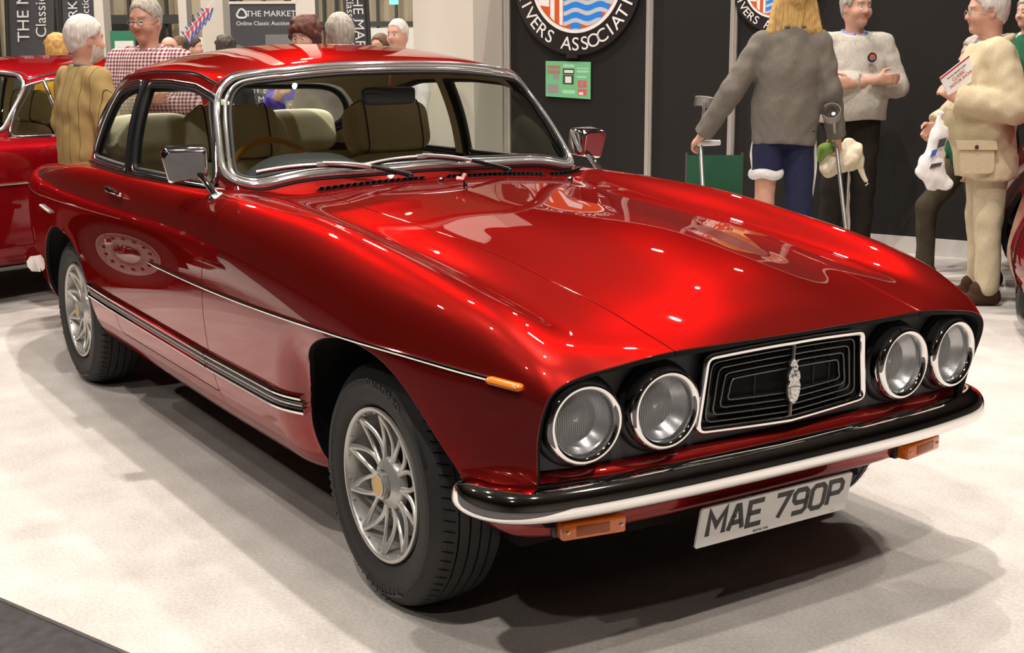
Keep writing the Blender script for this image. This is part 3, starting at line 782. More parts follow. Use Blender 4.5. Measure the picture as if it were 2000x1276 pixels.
# ---- bright trim along the flanks
mat('moulding_grey', (.50, .49, .46), .35, .6)
def side_path(pts, n, s, off):
    P, N = look(low, curve(pts, n), (0, 2), 1, lambda V: (V[:, 1]*s > .55) & (V[:, 2] < .98))
    P = blur(P, 2.); return P+N*off, N
WAIST = [(-1.60, .720), (-1.06, .7115), (-.50, .7165), (0, .7305), (.30, .735), (.555, .7295)]
for s in (-1, 1):
    P, N = side_path(WAIST, 130, s, .0035)
    MB().tube(P, np.r_[np.linspace(.002, .0058, 6), np.full(124, .0058)], 8).obj('waist_strip', 'chrome', car)
    for seg in ([(-2.41, .500), (-2.128, .490)], [(-2.122, .490), (-1.075, .4665)], [(-1.068, .4665), (-.392, .4637)]):
        root = None
        zt = lambda d: [(x, z+d) for x, z in seg]
        P, N = side_path(zt(.021), 40, s, .006); root = MB().tube(P, .0088, 8, flat=1.0).obj('sill_moulding', 'chrome', car)
        P, N = side_path(zt(-.021), 40, s, .006); MB().tube(P, .0105, 8).obj('moulding_lower_bead', 'chrome', root)
        P, N = side_path(zt(.006), 40, s, .005); MB().tube(P, .0045, 8).obj('moulding_mid_bead', 'chrome_soft', root)
        P, N = side_path(zt(-.003), 40, s, .003); MB().tube(P, .0115, 8, flat=.35).obj('moulding_insert', 'moulding_grey', root)
        P, N = side_path(zt(-.001), 40, s, .0078); MB().tube(P, .0024, 6).obj('moulding_line', 'black_trim', root)
    # handle, lock, rear marker bar, side repeater
    P, N = side_path([(-2.10, .925), (-1.93, .921)], 20, s, .028)
    r = .0095+.0050*np.sin(np.linspace(0, math.pi, 20))
    h = MB().tube(P, r, 10, flat=.7).obj('door_handle', 'chrome', car)
    Pb, Nb = side_path([(-2.10, .925), (-1.93, .921)], 20, s, .004)
    MB().tube([Pb[1], P[1]], .011, 10).obj('handle_mount', 'chrome', h); MB().tube([Pb[-4], P[-4]], .008, 8).obj('handle_mount', 'chrome', h)
    P, N = side_path([(-2.085, .735), (-2.083, .735)], 2, s, .004)
    MB().tube([P[0]-N[0]*.004, P[0]+N[0]*.006], .012, 14).obj('door_lock', 'chrome', car)
    P, N = side_path([(-3.14, .775), (-2.95, .763)], 16, s, .006); MB().tube(P, .009, 8, flat=.6).obj('rear_side_marker', 'alloy', car)
    P, N = side_path([(.545, .7275), (.642, .7235)], 24, s, .003)
    r = .0155*np.sqrt(np.clip(1-np.abs(np.linspace(-1, 1, 24))**14, .2, 1))
    rp = MB().tube(P, r, 12, flat=.62).obj('side_repeater', 'amber', car)
    MB().tube(P[2:-2]-N[2:-2]*.003, r[2:-2]+.0035, 10, flat=.35).obj('repeater_base', 'black_trim', rp)

# ---- wheels
def make_wheel(cx, s, parent):
    """lathe about y; outer face towards s"""
    R0 = .330; root = None
    def put(mb, extra=None):
        V = np.array(mb.V); V[:, 1] *= s
        if s < 0: mb.F = [f[::-1] for f in mb.F]
        mb.V = [tuple(v) for v in V+[cx, s*.685, R0-.003]]; return mb
    sw = .104
    pr = [(.205, sw-.022), (.214, sw-.012), (.226, sw-.003), (.245, sw+.003), (.268, sw+.004), (.270, sw+.0055), (.285, sw+.0045), (.287, sw+.002), (.300, sw-.006), (.313, sw-.016), (.3225, sw-.026)]
    w_ = sw-.026; tr = []
    for k in range(5):
        a = w_-2*w_*k/5; b_ = w_-2*w_*(k+1)/5
        rr = lambda q: .330-.0055*(q/w_)**2
        tr += [(rr(a)-(.002 if k == 0 else 0), a-.003*(k > 0)), (rr((a+b_)/2), (a+b_)/2), (rr(b_)-(.002 if k == 4 else 0), b_+.003*(k < 4))]
        if k < 4: tr += [(rr(b_)-.008, b_+.0025), (rr(b_)-.008, b_-.0025)]
    inn = [(r, -y) for r, y in pr[::-1]]
    t = MB().lathe([(r, y) for r, y in pr]+tr+inn, 96, 'y')
    tyre = put(t).obj('wheel', 'tyre', parent, angle=35)
    # shoulder cuts and sidewall bands
    c = MB()
    for k in range(72):
        a = 2*math.pi*k/72
        for (y0, y1) in ((sw-.046, sw-.014),):
            p0 = np.array((math.sin(a)*.3225, y1, math.cos(a)*.3225)); p1 = np.array((math.sin(a+.03)*.3275, y0, math.cos(a+.03)*.3275))
            d = np.array((math.cos(a), 0, -math.sin(a)))*.0018
            up = np.array((math.sin(a), 0, math.cos(a)))*.0006
            c.add([p0-d+up*.1, p0+d+up*.1, p1+d+up, p1-d+up], [(0, 1, 2, 3), (3, 2, 1, 0)])
    put(c).obj('tread_cut', 'black_matte', tyre, smooth=False, kind='stuff')
    c = MB()
    for a0, a1, r0, r1 in ((.35, 1.15, .288, .2955), (.35, 1.05, .277, .283), (2.7, 3.3, .288, .2955), (4.6, 5.3, .288, .2955)):
        aa = np.linspace(a0, a1, 30)
        yy_ = sw+.0065-.09*np.clip(np.array([r0, r1])-.286, 0, 1)*2
        c.grid(np.stack([np.stack([np.sin(aa)*r, np.full(30, y_), np.cos(aa)*r], -1) for r, y_ in zip((r0, r1), (sw+.0045, sw-.002))]))
    put(c).obj('sidewall_band', 'tyre_shine', tyre, kind='stuff')
    c = MB()
    for word, ac in (('GALLOPRO', 3.05), ('HT 7000', 4.35), ('GALLOPRO', 0.2)):
        sg_ = -s
        for k, ch in enumerate(word):
            a = ac+(k-(len(word)-1)/2)*.085*sg_
            V, F = text_mesh(ch, .030, .0010)
            if not len(V): continue
            e = np.array((math.sin(a), 0, math.cos(a))); u = sg_*np.array((math.cos(a), 0, -math.sin(a)))
            c.add(e*.277+np.array((0, sw+.0054, 0))+V[:, :1]*u+V[:, 1:2]*e+V[:, 2:]*np.array((0, 1, 0)), F)
    put(c).obj('tyre_lettering', 'tyre_shine', tyre, smooth=False, kind='stuff')
    # rim barrel and lip
    b = MB().lathe([(.2065, .088), (.2085, .094), (.2075, .0995), (.202, .101), (.1965, .0985), (.1945, .092), (.190, .080), (.186, .040), (.183, -.03), (.190, -.085)], 80, 'y')
    rim = put(b).obj('rim', 'alloy', tyre, angle=50)
    b = MB().lathe([(.184, -.02), (.10, -.022), (.03, -.022)], 48, 'y'); put(b).obj('brake_drum', 'brake', tyre)
    b = MB().lathe([(.152, .018), (.150, .022), (.09, .024), (.085, .006)], 48, 'y'); put(b).obj('brake_disc', 'alloy_dark', tyre)
    # ten crossed pairs of spokes
    for k in range(10):
        for e in (-1, 1):
            a0 = 2*math.pi*(k+.5)/10
            tt = np.linspace(0, 1, 12)
            ang = a0+e*(math.pi/10)*(tt**1.25); r = .058+(.190-.058)*tt
            y = .066+.022*tt-.020*np.sin(math.pi*tt)*.5
            P = np.stack([np.sin(ang)*r, y, np.cos(ang)*r], -1)
            wd = .0080-.0026*np.sin(math.pi*np.clip(tt, 0, 1))
            b = MB().tube(P, wd, 8, flat=1.25); put(b).obj('spoke', 'alloy', rim)
    bl = MB()
    for k in range(20):
        a = 2*math.pi*(k+.5)/20; bl.lathe([(.0005, .006), (.0042, .005), (.005, 0)], 8, 'y', (math.sin(a)*.1925, .088, math.cos(a)*.1925))
    put(bl).obj('rim_bolt', 'alloy', rim, kind='stuff')
    hub = put(MB().lathe([(.040, .085), (.046, .083), (.052, .078), (.064, .074), (.070, .066), (.072, .05)], 48, 'y')).obj('hub', 'alloy', tyre)
    hx = [(math.cos(a)*.041, math.sin(a)*.041) for a in np.arange(6)*math.pi/3]
    put(MB().extrude(fillet(hx, .006, 3), .080, .100, frame=((0, 0, 0), (1, 0, 0), (0, 0, 1), (0, 1, 0)))).obj('hub_nut', 'alloy', hub, angle=30)
    put(MB().lathe([(.030, .1005), (.031, .104), (.027, .1035)], 32, 'y')).obj('badge_ring', 'alloy', hub)
    put(MB().lathe([(.0005, .1035), (.028, .1030)], 32, 'y')).obj('hub_badge', 'gold_badge', hub)
    put(MB().lathe([(.0005, .0755), (.0035, .0755)], 10, 'y', (.028, 0, -.048))).obj('valve_hole', 'black_matte', hub)
    return tyre
for cx in (0., -2.896):
    for s in (-1, 1): make_wheel(cx, s, car)

# ---- door mirror
def mirror(s):
    # measured from the photo for the near side, repeated on the other side
    base = np.array((-1.13, s*.772, .990)); c = np.array((-1.275, s*.822, 1.087))
    P = curve([base, base+[-.03, s*.004, .022], base+[-.07, s*.010, .045], c+[.022, -s*.035, -.03]], 14)
    root = MB().tube(P, np.linspace(.0125, .010, 14), 10).obj('door_mirror', 'chrome', car)
    MB().lathe([(.028, 0), (.026, .006), (.018, .012), (.008, .016), (.0005, .017)], 20, 'z').xf(rotx(-s*.5), base+[0, 0, -.006]).obj('mirror_foot', 'chrome', root)
    out = fillet([(-.075, -.044), (.052, -.062), (.072, .030), (.056, .052), (-.072, .052)] if s < 0 else [(.075, -.044), (.072, .052), (-.056, .052), (-.072, .030), (-.052, -.062)], .014, 5)
    R_ = rotz(s*.28)@roty(.16)
    # outline in (y, z); the housing is open to the rear and its flat face looks forward
    def lay(sc, dx): return np.c_[np.full(len(out), dx), out*sc*[-1, 1]]
    G = [lay(1.0, -.040), lay(1.03, -.030), lay(1.03, .012), lay(.99, .028), lay(.93, .036), lay(.86, .039)]
    b = MB().grid(np.array(G), False, True); b.add(G[-1], [tuple(range(len(out)))])
    b.xf(R_, c).obj('mirror_housing', 'chrome', root, angle=60)
    b = MB().add(lay(.97, -.034), [tuple(range(len(out)))[::-1]]); b.xf(R_, c).obj('mirror_glass', 'chrome', root)
for s in (-1, 1): mirror(s)

# ---- wipers, cowl louvres, washer jets
def on_ws(y, z, off):
    P, N = look(gh, [(y, z)], (1, 2), 0, lambda V: V[:, 0] > -1.62); return P[0]+N[0]*off
def hoodz(x, y): 
    j = np.argmin((low.V[:, 0]-x)**2+(low.V[:, 1]-y)**2+10*(low.V[:, 2] < .75)); n = low.N[j]; v = low.V[j]
    return np.array((x, y, v[2]-(n[0]*(x-v[0])+n[1]*(y-v[1]))/n[2])), n
def wiper(pv, y0, z0, y1, z1, bow):
    q = [on_ws(y, z, .016+bow*4*t*(1-t)) for y, z, t in zip(np.linspace(y0, y1, 18), z0+(z1-z0)*np.linspace(0, 1, 18), np.linspace(0, 1, 18))]
    q = blur(np.array(q), 1.5); q[:, 2] += .016*4*np.linspace(0, 1, 18)*(1-np.linspace(0, 1, 18))
    root = MB().tube(q, .0048, 7).obj('wiper', 'wiper_bright', car)
    lo = q.copy(); lo[:, 2] -= .007; lo -= [.006, 0, 0]
    MB().tube(lo, .0032, 5, flat=1.6).obj('blade_rubber', 'black_trim', root)
    m = q[9]; p = np.array(pv)
    arm = curve([p+[0, 0, .018], p*.7+m*.3+[.012, 0, .022], m*.75+p*.25+[.010, 0, .018], m+[.004, 0, .006]], 16)
    MB().tube(arm[:8], np.linspace(.0095, .0065, 8), 8).obj('wiper_arm_root', 'black_trim', root)
    MB().tube(arm[7:], np.linspace(.0058, .0042, 9), 8).obj('wiper_arm', 'wiper_bright', root)
    MB().lathe([(.016, -.012), (.016, .006), (.010, .022), (.0005, .026)], 16, 'z', p).obj('wiper_spindle', 'black_trim', root)
    MB().box(m, (.008, .020, .007), bev=.003).obj('blade_clip', 'wiper_bright', root)
p1, n1 = hoodz(-1.005, -.125); p2, n2 = hoodz(-1.02, .285)
wiper(p1, -.615, 1.049, -.235, 1.046, .010)
wiper(p2, -.265, 1.060, .13, 1.058, .010)
for y0, y1 in ((-.455, -.075), (.01, .44), (.475, .665)):
    n = int((y1-y0)/.0215); grp = MB()
    for k in range(n):
        y = y0+(y1-y0)*(k+.5)/n
        x = .047+float(np.interp(abs(y), [0, .30, .55, .682, .72], [-1.035, -1.05, -1.095, -1.165, -1.22]))
        p, nn = hoodz(x, y)
        grp.box(p+[0, 0, .001], (.014, (y1-y0)/n*.5, .0016)); 
        R_ = roty(-.45); b = MB().box((0, 0, 0), (.014, (y1-y0)/n*.36, .0012)); b.xf(R_, p+[.0, 0, .007])
        grp.add(b.V, b.F)
    grp.obj('cowl_louvre', 'black_trim', car, smooth=False)
for x, y in ((-.93, -.045), (-.90, .47)):
    p, n = hoodz(x, y); MB().lathe([(.012, -.002), (.012, .006), (.007, .012), (.0005, .013)], 14, 'z', p).obj('washer_jet', 'chrome', car)
# ---- interior
def cushion(name, c, h, R=None, m='leather', parent=None, p=4.0, n=26):
    """rounded block (superellipsoid)"""
    u = np.linspace(-math.pi/2, math.pi/2, n); v = np.linspace(-math.pi, math.pi, 2*n, endpoint=False)
    f = lambda t, e: np.sign(t)*np.abs(t)**e
    U, V_ = np.meshgrid(u, v, indexing='ij'); e = 2/p
    X = f(np.cos(U), e)*f(np.cos(V_), e); Y = f(np.cos(U), e)*f(np.sin(V_), e); Z = f(np.sin(U), e)
    b = MB().grid(np.stack([X*h[0], Y*h[1], Z*h[2]], -1), False, True, flip=True)
    b.xf(R, c); return b.obj(name, m, parent, angle=80)
def seat(y):
    lean = roty(-.26)
    bp = np.array((-1.92, y, .0))
    root = cushion('front_seat', bp+[.36, 0, .42], (.27, .255, .085), None, 'leather', car, 5)
    cushion('seat_back', bp+[-.045, 0, .725], (.085, .265, .305), lean, 'leather', root, 4.5)
    cushion('headrest', bp+[-.150, 0, 1.125], (.080, .185, .110), lean, 'leather', root, 4.5)
    for e in (-1, 1):
        t = np.linspace(0, 2*math.pi, 40, endpoint=False); f = lambda q: np.sign(q)*np.abs(q)**.45
        P = np.stack([f(np.cos(t))*.078, np.full(40, e*.128), f(np.sin(t))*.1115], -1)@lean.T+bp+[-.150, 0, 1.125]
        MB().tube(P, .0032, 6, True).obj('headrest_piping', 'piping', root)
for y in (-.345, .345): seat(y)
rs = cushion('rear_bench', (-2.78, 0, .46), (.28, .60, .10), None, 'leather', car, 6)
cushion('bench_back', (-3.08, 0, .74), (.09, .62, .25), roty(-.32), 'leather', rs, 6)
for y in (-.36, .36): cushion('bench_headrest', (-3.06, y, 1.06), (.085, .20, .105), roty(-.3), 'leather_lit', rs, 4)
MB().box((-3.22, 0, .965), (.14, .46, .012), bev=.006).obj('parcel_shelf', 'interior_dark', car)
MB().box((-2.1, 0, .33), (1.1, .68, .02)).obj('cabin_floor', 'interior_dark', car)
MB().box((-1.06, 0, .66), (.02, .66, .33)).obj('bulkhead', 'interior_dark', car)
P = []
for y in np.linspace(-.69, .69, 40):
    k = 1 if abs(y+.36) < .22 else 0; hb = .085*math.exp(-((y+.36)/.21)**4)
    P.append([(-1.09-.07*abs(y)**2, y, .975), (-1.16-.05*abs(y)**2, y, 1.005+hb*.4), (-1.30, y, 1.008+hb), (-1.40, y, .995+hb), (-1.44, y, .95), (-1.43, y, .80), (-1.36, y, .66)])
P = np.array(P); P = np.array([curve(r, 30) for r in P]); MB().grid(P).obj('dashboard', 'dash', car, angle=80)
th = np.linspace(0, 2*math.pi, 48, endpoint=False); Rw = roty(-.42)
wc = np.array((-1.66, -.33, .945))
ring_ = np.stack([np.zeros(48), .190*np.sin(th), .190*np.cos(th)], -1)@Rw.T+wc
sw_ = MB().tube(ring_, .0125, 10, True).obj('steering_wheel', 'wood', car)
for a in (0.35, math.pi-.35, -math.pi/2):
    MB().tube([wc, wc+Rw@np.array((0, .18*math.cos(a), .18*math.sin(a)))], .010, 6, flat=.4).obj('wheel_spoke', 'chrome_soft', sw_)
MB().lathe([(.045, 0), (.04, -.02), (.0005, -.025)], 20, 'x').xf(Rw, wc).obj('wheel_boss', 'dash', sw_)
MB().tube([wc, wc+Rw@np.array((.30, 0, 0))], .03, 10).obj('steering_column', 'dash', sw_)
rm = cushion('rear_view_mirror', (-1.385, .0, 1.285), (.020, .108, .033), rotz(.06), 'dash', car, 6)
MB().tube([(-1.382, 0, 1.305), (-1.375, .0, 1.34), (-1.37, .0, 1.395)], .0045, 8).obj('mirror_stem', 'chrome', rm)
for s in (-1, 1):
    P, N = look(low, [(x, z) for x in np.linspace(-3.1, -1.1, 30) for z in np.linspace(.36, .97, 10)], (0, 2), 1, lambda V: V[:, 1]*s > .45)
    P = P.reshape(30, 10, 3); P[..., 1] = np.sign(s)*np.minimum(abs(P[..., 1])-.075, .735)
    MB().grid(P, flip=s < 0).obj('door_card', 'leather', car)
# ---- the poppy lying on the bonnet
p, n = hoodz(-.735, -.072); p = p+[0, 0, .002]
pop = thing('paper_poppy', 'small red and pink paper poppy with green leaf on the car bonnet', 'flower', tuple(p))
b = MB()
for k in range(4):
    a = k*math.pi/2+.4; P = [(0, 0, .004)]+[(math.cos(a+t)*.020*(1-.25*t*t), math.sin(a+t)*.020*(1-.25*t*t), .012+.010*math.cos(t*2)) for t in np.linspace(-.8, .8, 7)]
    b.add(P, [(0, i, i+1) for i in range(1, 7)])
b.xf(rotx(.5), (0, 0, .022)).obj('petals', 'poppy_pink', pop)
b = MB(); P = [(0, 0), (.012, .006), (.026, .004), (.034, 0), (.026, -.005), (.012, -.006)]
b.extrude(P, 0, .0015); b.xf(roty(-.9)@rotz(2.4), (-.004, .002, .02)).obj('leaf', 'leaf', pop)
MB().tube([(0, 0, .0), (.002, 0, .012), (0, 0, .026)], .0035, 6).obj('stem', 'plate_black', pop)
# ================================================================== the hall
E1 = np.array((.9310, .3650, 0)); E2 = np.array((-.3650, .9310, 0)); UP = np.array((0, 0, 1.))
W0 = np.array((-3.60, 5.10, 0))
def on_wall(px, py, off=0.):
    """point of the display wall (a vertical plane through W0 along E1) seen at a photo pixel"""
    d = np.array([(px-1000)/F_PX, (py-638)/F_PX, 1.0])@CROT
    o = W0-E2*off
    return CAM+d*((o-CAM)@E2)/(d@E2)
def structure(o): o['kind'] = 'structure'; return o
def carpet_mat(name, col, dark, sc=1.0):
    m = bpy.data.materials.new(name); m.use_nodes = True; nt = m.node_tree; b = nt.nodes['Principled BSDF']
    b.inputs['Roughness'].default_value = .95; b.inputs['Specular IOR Level'].default_value = .15
    tc = nt.nodes.new('ShaderNodeTexCoord')
    n1 = nt.nodes.new('ShaderNodeTexNoise'); n1.inputs['Scale'].default_value = 95*sc; n1.inputs['Detail'].default_value = 5
    n2 = nt.nodes.new('ShaderNodeTexNoise'); n2.inputs['Scale'].default_value = 5*sc; n2.inputs['Detail'].default_value = 4
    for n in (n1, n2): nt.links.new(tc.outputs['Object'], n.inputs['Vector'])
    mx = nt.nodes.new('ShaderNodeMath'); mx.operation = 'MULTIPLY_ADD'; mx.inputs[1].default_value = .55
    sc2 = nt.nodes.new('ShaderNodeMath'); sc2.operation = 'MULTIPLY'; sc2.inputs[1].default_value = .45
    nt.links.new(n2.outputs['Fac'], sc2.inputs[0]); nt.links.new(n1.outputs['Fac'], mx.inputs[0]); nt.links.new(sc2.outputs[0], mx.inputs[2])
    r = nt.nodes.new('ShaderNodeValToRGB'); r.color_ramp.elements[0].position = .36; r.color_ramp.elements[1].position = .64
    r.color_ramp.elements[0].color = (*dark, 1); r.color_ramp.elements[1].color = (*col, 1)
    nt.links.new(mx.outputs[0], r.inputs['Fac']); nt.links.new(r.outputs['Color'], b.inputs['Base Color'])
    bp = nt.nodes.new('ShaderNodeBump'); bp.inputs['Strength'].default_value = .35; bp.inputs['Distance'].default_value = .004
    nt.links.new(n1.outputs['Fac'], bp.inputs['Height']); nt.links.new(bp.outputs['Normal'], b.inputs['Normal'])
    MATS[name] = m
carpet_mat('carpet', (.60, .56, .525), (.44, .405, .375))
carpet_mat('hall_floor', (.075, .070, .072), (.045, .042, .043), .25)
mat('panel_black', (.014, .0125, .011), .75, 0, .25, bump=(60, .1, .003))
mat('post_aluminium', (.62, .58, .53), .35, .55)
mat('panel_white', (.60, .55, .48), .7)
mat('skirting', (.55, .53, .50), .6)
mat('ceiling', (.14, .125, .11), .9)
mat('curtain', (.50, .42, .28), .9, noise=(3, .12))
mat('hall_wall', (.36, .32, .27), .9, noise=(1.5, .15))
mat('dark_steel', (.06, .055, .05), .6)
mat('column', (.55, .50, .43), .8)
structure(MB().box((-6, 2, -.06), (32, 32, .05)).obj('floor', 'hall_floor'))
# pale stand carpet: its front edge runs past the lower left corner of the view
c0 = np.array((-.603, -1.633, 0)); cd = np.array((.533, .192, 0)); cd /= np.linalg.norm(cd); cn = np.array((-cd[1], cd[0], 0))
q = [c0-cd*14, c0+cd*9, c0+cd*9+cn*9.0, c0-cd*14+cn*9.0]
structure(MB().extrude([(v[0], v[1]) for v in q], -.0105, 0.0).obj('floor_carpet', 'carpet', smooth=False))
structure(MB().box((-6, 2, 9.3), (32, 32, .1)).obj('ceiling', 'ceiling'))
structure(MB().box((-37, 2, 4.6), (.2, 32, 4.7)).obj('wall_back', 'hall_wall'))
structure(MB().box((-6, 33, 4.6), (32, .2, 4.7)).obj('wall_left', 'hall_wall'))
structure(MB().box((-6, -29, 4.6), (32, .2, 4.7)).obj('wall_right', 'hall_wall'))
structure(MB().box((25, 2, 4.6), (.2, 32, 4.7)).obj('wall_front', 'hall_wall'))
# black display panels and aluminium posts
post_px = [991, 1268, 1431, 1673]
tp = [float((on_wall(px, 150)-W0)@E1) for px in post_px]
ts = tp+[float((on_wall(1933, 300)-W0)@E1)]
WH = 2.62
for k in range(len(ts)-1):
    a, b = ts[k]+.02, ts[k+1]-.02
    o = W0+E1*(a+b)/2
    m = MB().box((0, 0, 0), ((b-a)/2, .012, (WH-.12)/2)); m.xf(np.array([E1, E2, UP]).T, o+UP*(WH/2+.06)+E2*.02)
    structure(m.obj('wall_display_panel', 'panel_black', smooth=False))
    m = MB().box((0, 0, 0), ((b-a)/2, .018, .06)); m.xf(np.array([E1, E2, UP]).T, o+UP*.06); structure(m.obj('baseboard_display_panel', 'skirting', smooth=False))
    m = MB().box((0, 0, 0), ((b-a)/2, .016, .025)); m.xf(np.array([E1, E2, UP]).T, o+UP*(WH-.02)); structure(m.obj('trim_display_panel', 'post_aluminium', smooth=False))
for t in ts:
    m = MB(); hx = [(math.cos(a)*.030, math.sin(a)*.030) for a in np.arange(8)*math.pi/4+math.pi/8]
    m.extrude(hx, 0, WH+.01)
    for sgn in (-1, 1): m.box((sgn*.012, -.029, WH/2), (.004, .004, WH/2))
    m.xf(np.array([E1, E2, UP]).T, W0+E1*t)
    structure(m.obj('trim_post', 'post_aluminium', smooth=False))
# pale corner stand wall next to the black panels
A = W0+E1*(ts[0]-.05); 
fwd = np.array((_cf[0], _cf[1], 0)); fwd /= np.linalg.norm(fwd); rgt = np.array((_cr[0], _cr[1], 0))
dA = float((A-CAM)@CROT[2])
Bp = at_depth(927, 300, dA-.55); Bp[2] = 0; Cp = at_depth(812, 300, dA+.25); Cp[2] = 0
D1 = A+fwd*.6; 
pts2 = [(A[0], A[1]), (Bp[0], Bp[1]), (Cp[0], Cp[1]), (Cp[0]+fwd[0]*.7, Cp[1]+fwd[1]*.7), (D1[0], D1[1])]
structure(MB().extrude(pts2, 0, 4.2).obj('wall_pale_stand', 'panel_white', smooth=False))

# ---- round club signs on the black panels
mat('sign_black', (.016, .013, .013), .4); mat('sign_white', (.82, .80, .77), .5); mat('sign_orange', (.62, .095, .02), .5); mat('sign_blue', (.02, .22, .75), .5); mat('sign_grey', (.55, .55, .56), .5)
def club_sign(c, R, label):
    """flat round sign: lettered black rim, white ring, castle and ship over waves"""
    t = thing('club_sign', label, 'sign', tuple(c), math.atan2(E1[1], E1[0]), 'round club signs on the black panels')
    X, Z, Yo = np.array((1., 0, 0)), np.array((0, 0, 1.)), np.array((0, -1., 0))
    O = np.zeros(3)
    def disc(r, h0, h1): return MB().extrude([(math.cos(a)*r, math.sin(a)*r) for a in np.linspace(0, 2*math.pi, 96, endpoint=False)], h0, h1, frame=(O, X, Z, Yo))
    disc(R, 0, .018).obj('sign_board', 'sign_black', t, angle=30)
    disc(R*.715, .018, .020).obj('white_ring', 'sign_white', t, angle=30)
    r = R*.665
    disc(r, .020, .0215).obj('orange_field', 'sign_orange', t, angle=30)
    def clip_poly(P):
        P = np.array(P); l = np.linalg.norm(P, axis=1); k = np.where(l > r, r/np.maximum(l, 1e-9), 1)[:, None]; return P*k
    def ext(P, m, nm, h): MB().extrude(clip_poly(P), .0215, .0215+h, frame=(O, X, Z, Yo)).obj(nm, m, t, smooth=False)
    # waves on the right part
    xL = -.28*r
    for k in range(4):
        zt = -.30*r-k*.20*r
        xs_ = np.linspace(xL, .94*r, 40); z1 = zt+.035*r*np.cos(xs_/r*11); z0 = z1-.115*r
        sel = np.hypot(xs_, z0) < r*1.02
        if sel.sum() < 4: continue
        xs_, z1, z0 = xs_[sel], z1[sel], z0[sel]
        ext([*zip(xs_, z1)]+[*zip(xs_[::-1], z0[::-1])], 'sign_blue', 'blue_wave', .002)
        ext([*zip(xs_, z0)]+[*zip(xs_[::-1], z0[::-1]-.085*r)], 'sign_grey', 'grey_wave', .0015)
    # castle tower: white blocks with an orange stripe
    ext([(-.30*r, -.93*r), (-.30*r, .62*r), (-.38*r, .62*r), (-.38*r, -.90*r)], 'sign_white', 'tower', .002)
    ext([(-.50*r, -.84*r), (-.50*r, .62*r), (-.60*r, .62*r), (-.60*r, -.75*r)], 'sign_white', 'tower', .002)
    for k in range(7):
        z = -.55*r+k*.17*r; ext([(-.63*r, z), (-.63*r, z+.14*r), (-.90*r, z+.14*r), (-.90*r, z)], 'sign_white', 'tower_stone', .002)
    # ship: hull and sail
    hull = [(-.10*r, .02*r), (-.04*r, -.10*r), (.10*r, -.20*r), (.22*r, -.26*r), (.36*r, -.20*r), (.56*r, -.20*r), (.66*r, -.08*r), (.74*r, .06*r), (.60*r, .0), (.2*r, -.04*r)]
    ext(hull, 'sign_white', 'ship_hull', .003)
    ext([(.0, .10*r), (.50*r, .12*r), (.42*r, .62*r), (.08*r, .60*r)], 'sign_white', 'ship_sail', .003)
    ext([(.40*r, .0), (.45*r, .03*r), (.70*r, -.30*r), (.62*r, -.30*r)], 'sign_white', 'ship_oar', .0035)
    rm = R*.855
    def arc(word, a_mid, step, top):
        n = len(word)
        for k, ch in enumerate(word):
            if ch == ' ': continue
            a = a_mid+(k-(n-1)/2)*step*(-1 if top else 1)
            V, F = text_mesh(ch, R*.245, .001)
            e = np.array((math.cos(a), 0, math.sin(a))); tt = np.array((math.sin(a), 0, -math.cos(a)))
            u, v = (tt, e) if top else (-tt, -e)
            cx = (V[:, 0].max()+V[:, 0].min())/2; cz = (V[:, 1].max()+V[:, 1].min())/2
            P = e*rm+Yo*.0195+(V[:, :1]-cx)*u*1.06+(V[:, 1:2]-cz)*v+V[:, 2:]*Yo
            me = MB().add(P, F); me2 = me
            me2.obj('rim_letter', 'sign_white', t, smooth=False)
    arc('DRIVERS ASSOCIATION', math.radians(-90), math.radians(9.6), False)
    arc('BRISTOL OWNERS', math.radians(90), math.radians(10.2), True)
    return t
c = on_wall(1127, -44, .014); club_sign(c, .615, 'large round black club sign with castle and waves above the green leaflet')
c = on_wall(1516, -32, .014); club_sign(c, .345, 'round black club sign half hidden behind the blond person with crutches')
m = MB().box((0, 0, 0), (.055, .012, .014), bev=.003); m.xf(np.array([E1, E2, UP]).T, on_wall(1118, 110, .02)); tag(m.obj('sign_bracket', 'sign_black'), 'small black bracket clipping the lower edge of the large round sign', 'bracket')
# ---- green leaflet pinned on the panel
mat('leaflet', (.17, .48, .24), .5); mat('leaflet_pale', (.36, .66, .42), .5); mat('photo_red', (.60, .12, .13), .5); mat('photo_grey', (.28, .27, .26), .5); mat('photo_white', (.75, .75, .72), .5); mat('photo_brown', (.35, .20, .10), .5); mat('photo_dark', (.04, .05, .03), .5)
p0, p1_, p2_, p3_ = [on_wall(*q, .01) for q in ((1066, 119), (1154, 121), (1151, 192), (1066, 188))]
t = thing('leaflet', 'green leaflet with small photographs pinned on the black panel', 'leaflet', tuple(p3_))
Ux = (p1_-p0); Lx = np.linalg.norm(Ux); Ux /= Lx; Lz = float(np.linalg.norm(p0-p3_)); fr = (np.zeros(3), Ux, UP, -E2)
MB().extrude([(0, 0), (Lx, -.01), (Lx, Lz), (0, Lz)], 0, .002, frame=fr).obj('sheet', 'leaflet', t, smooth=False)
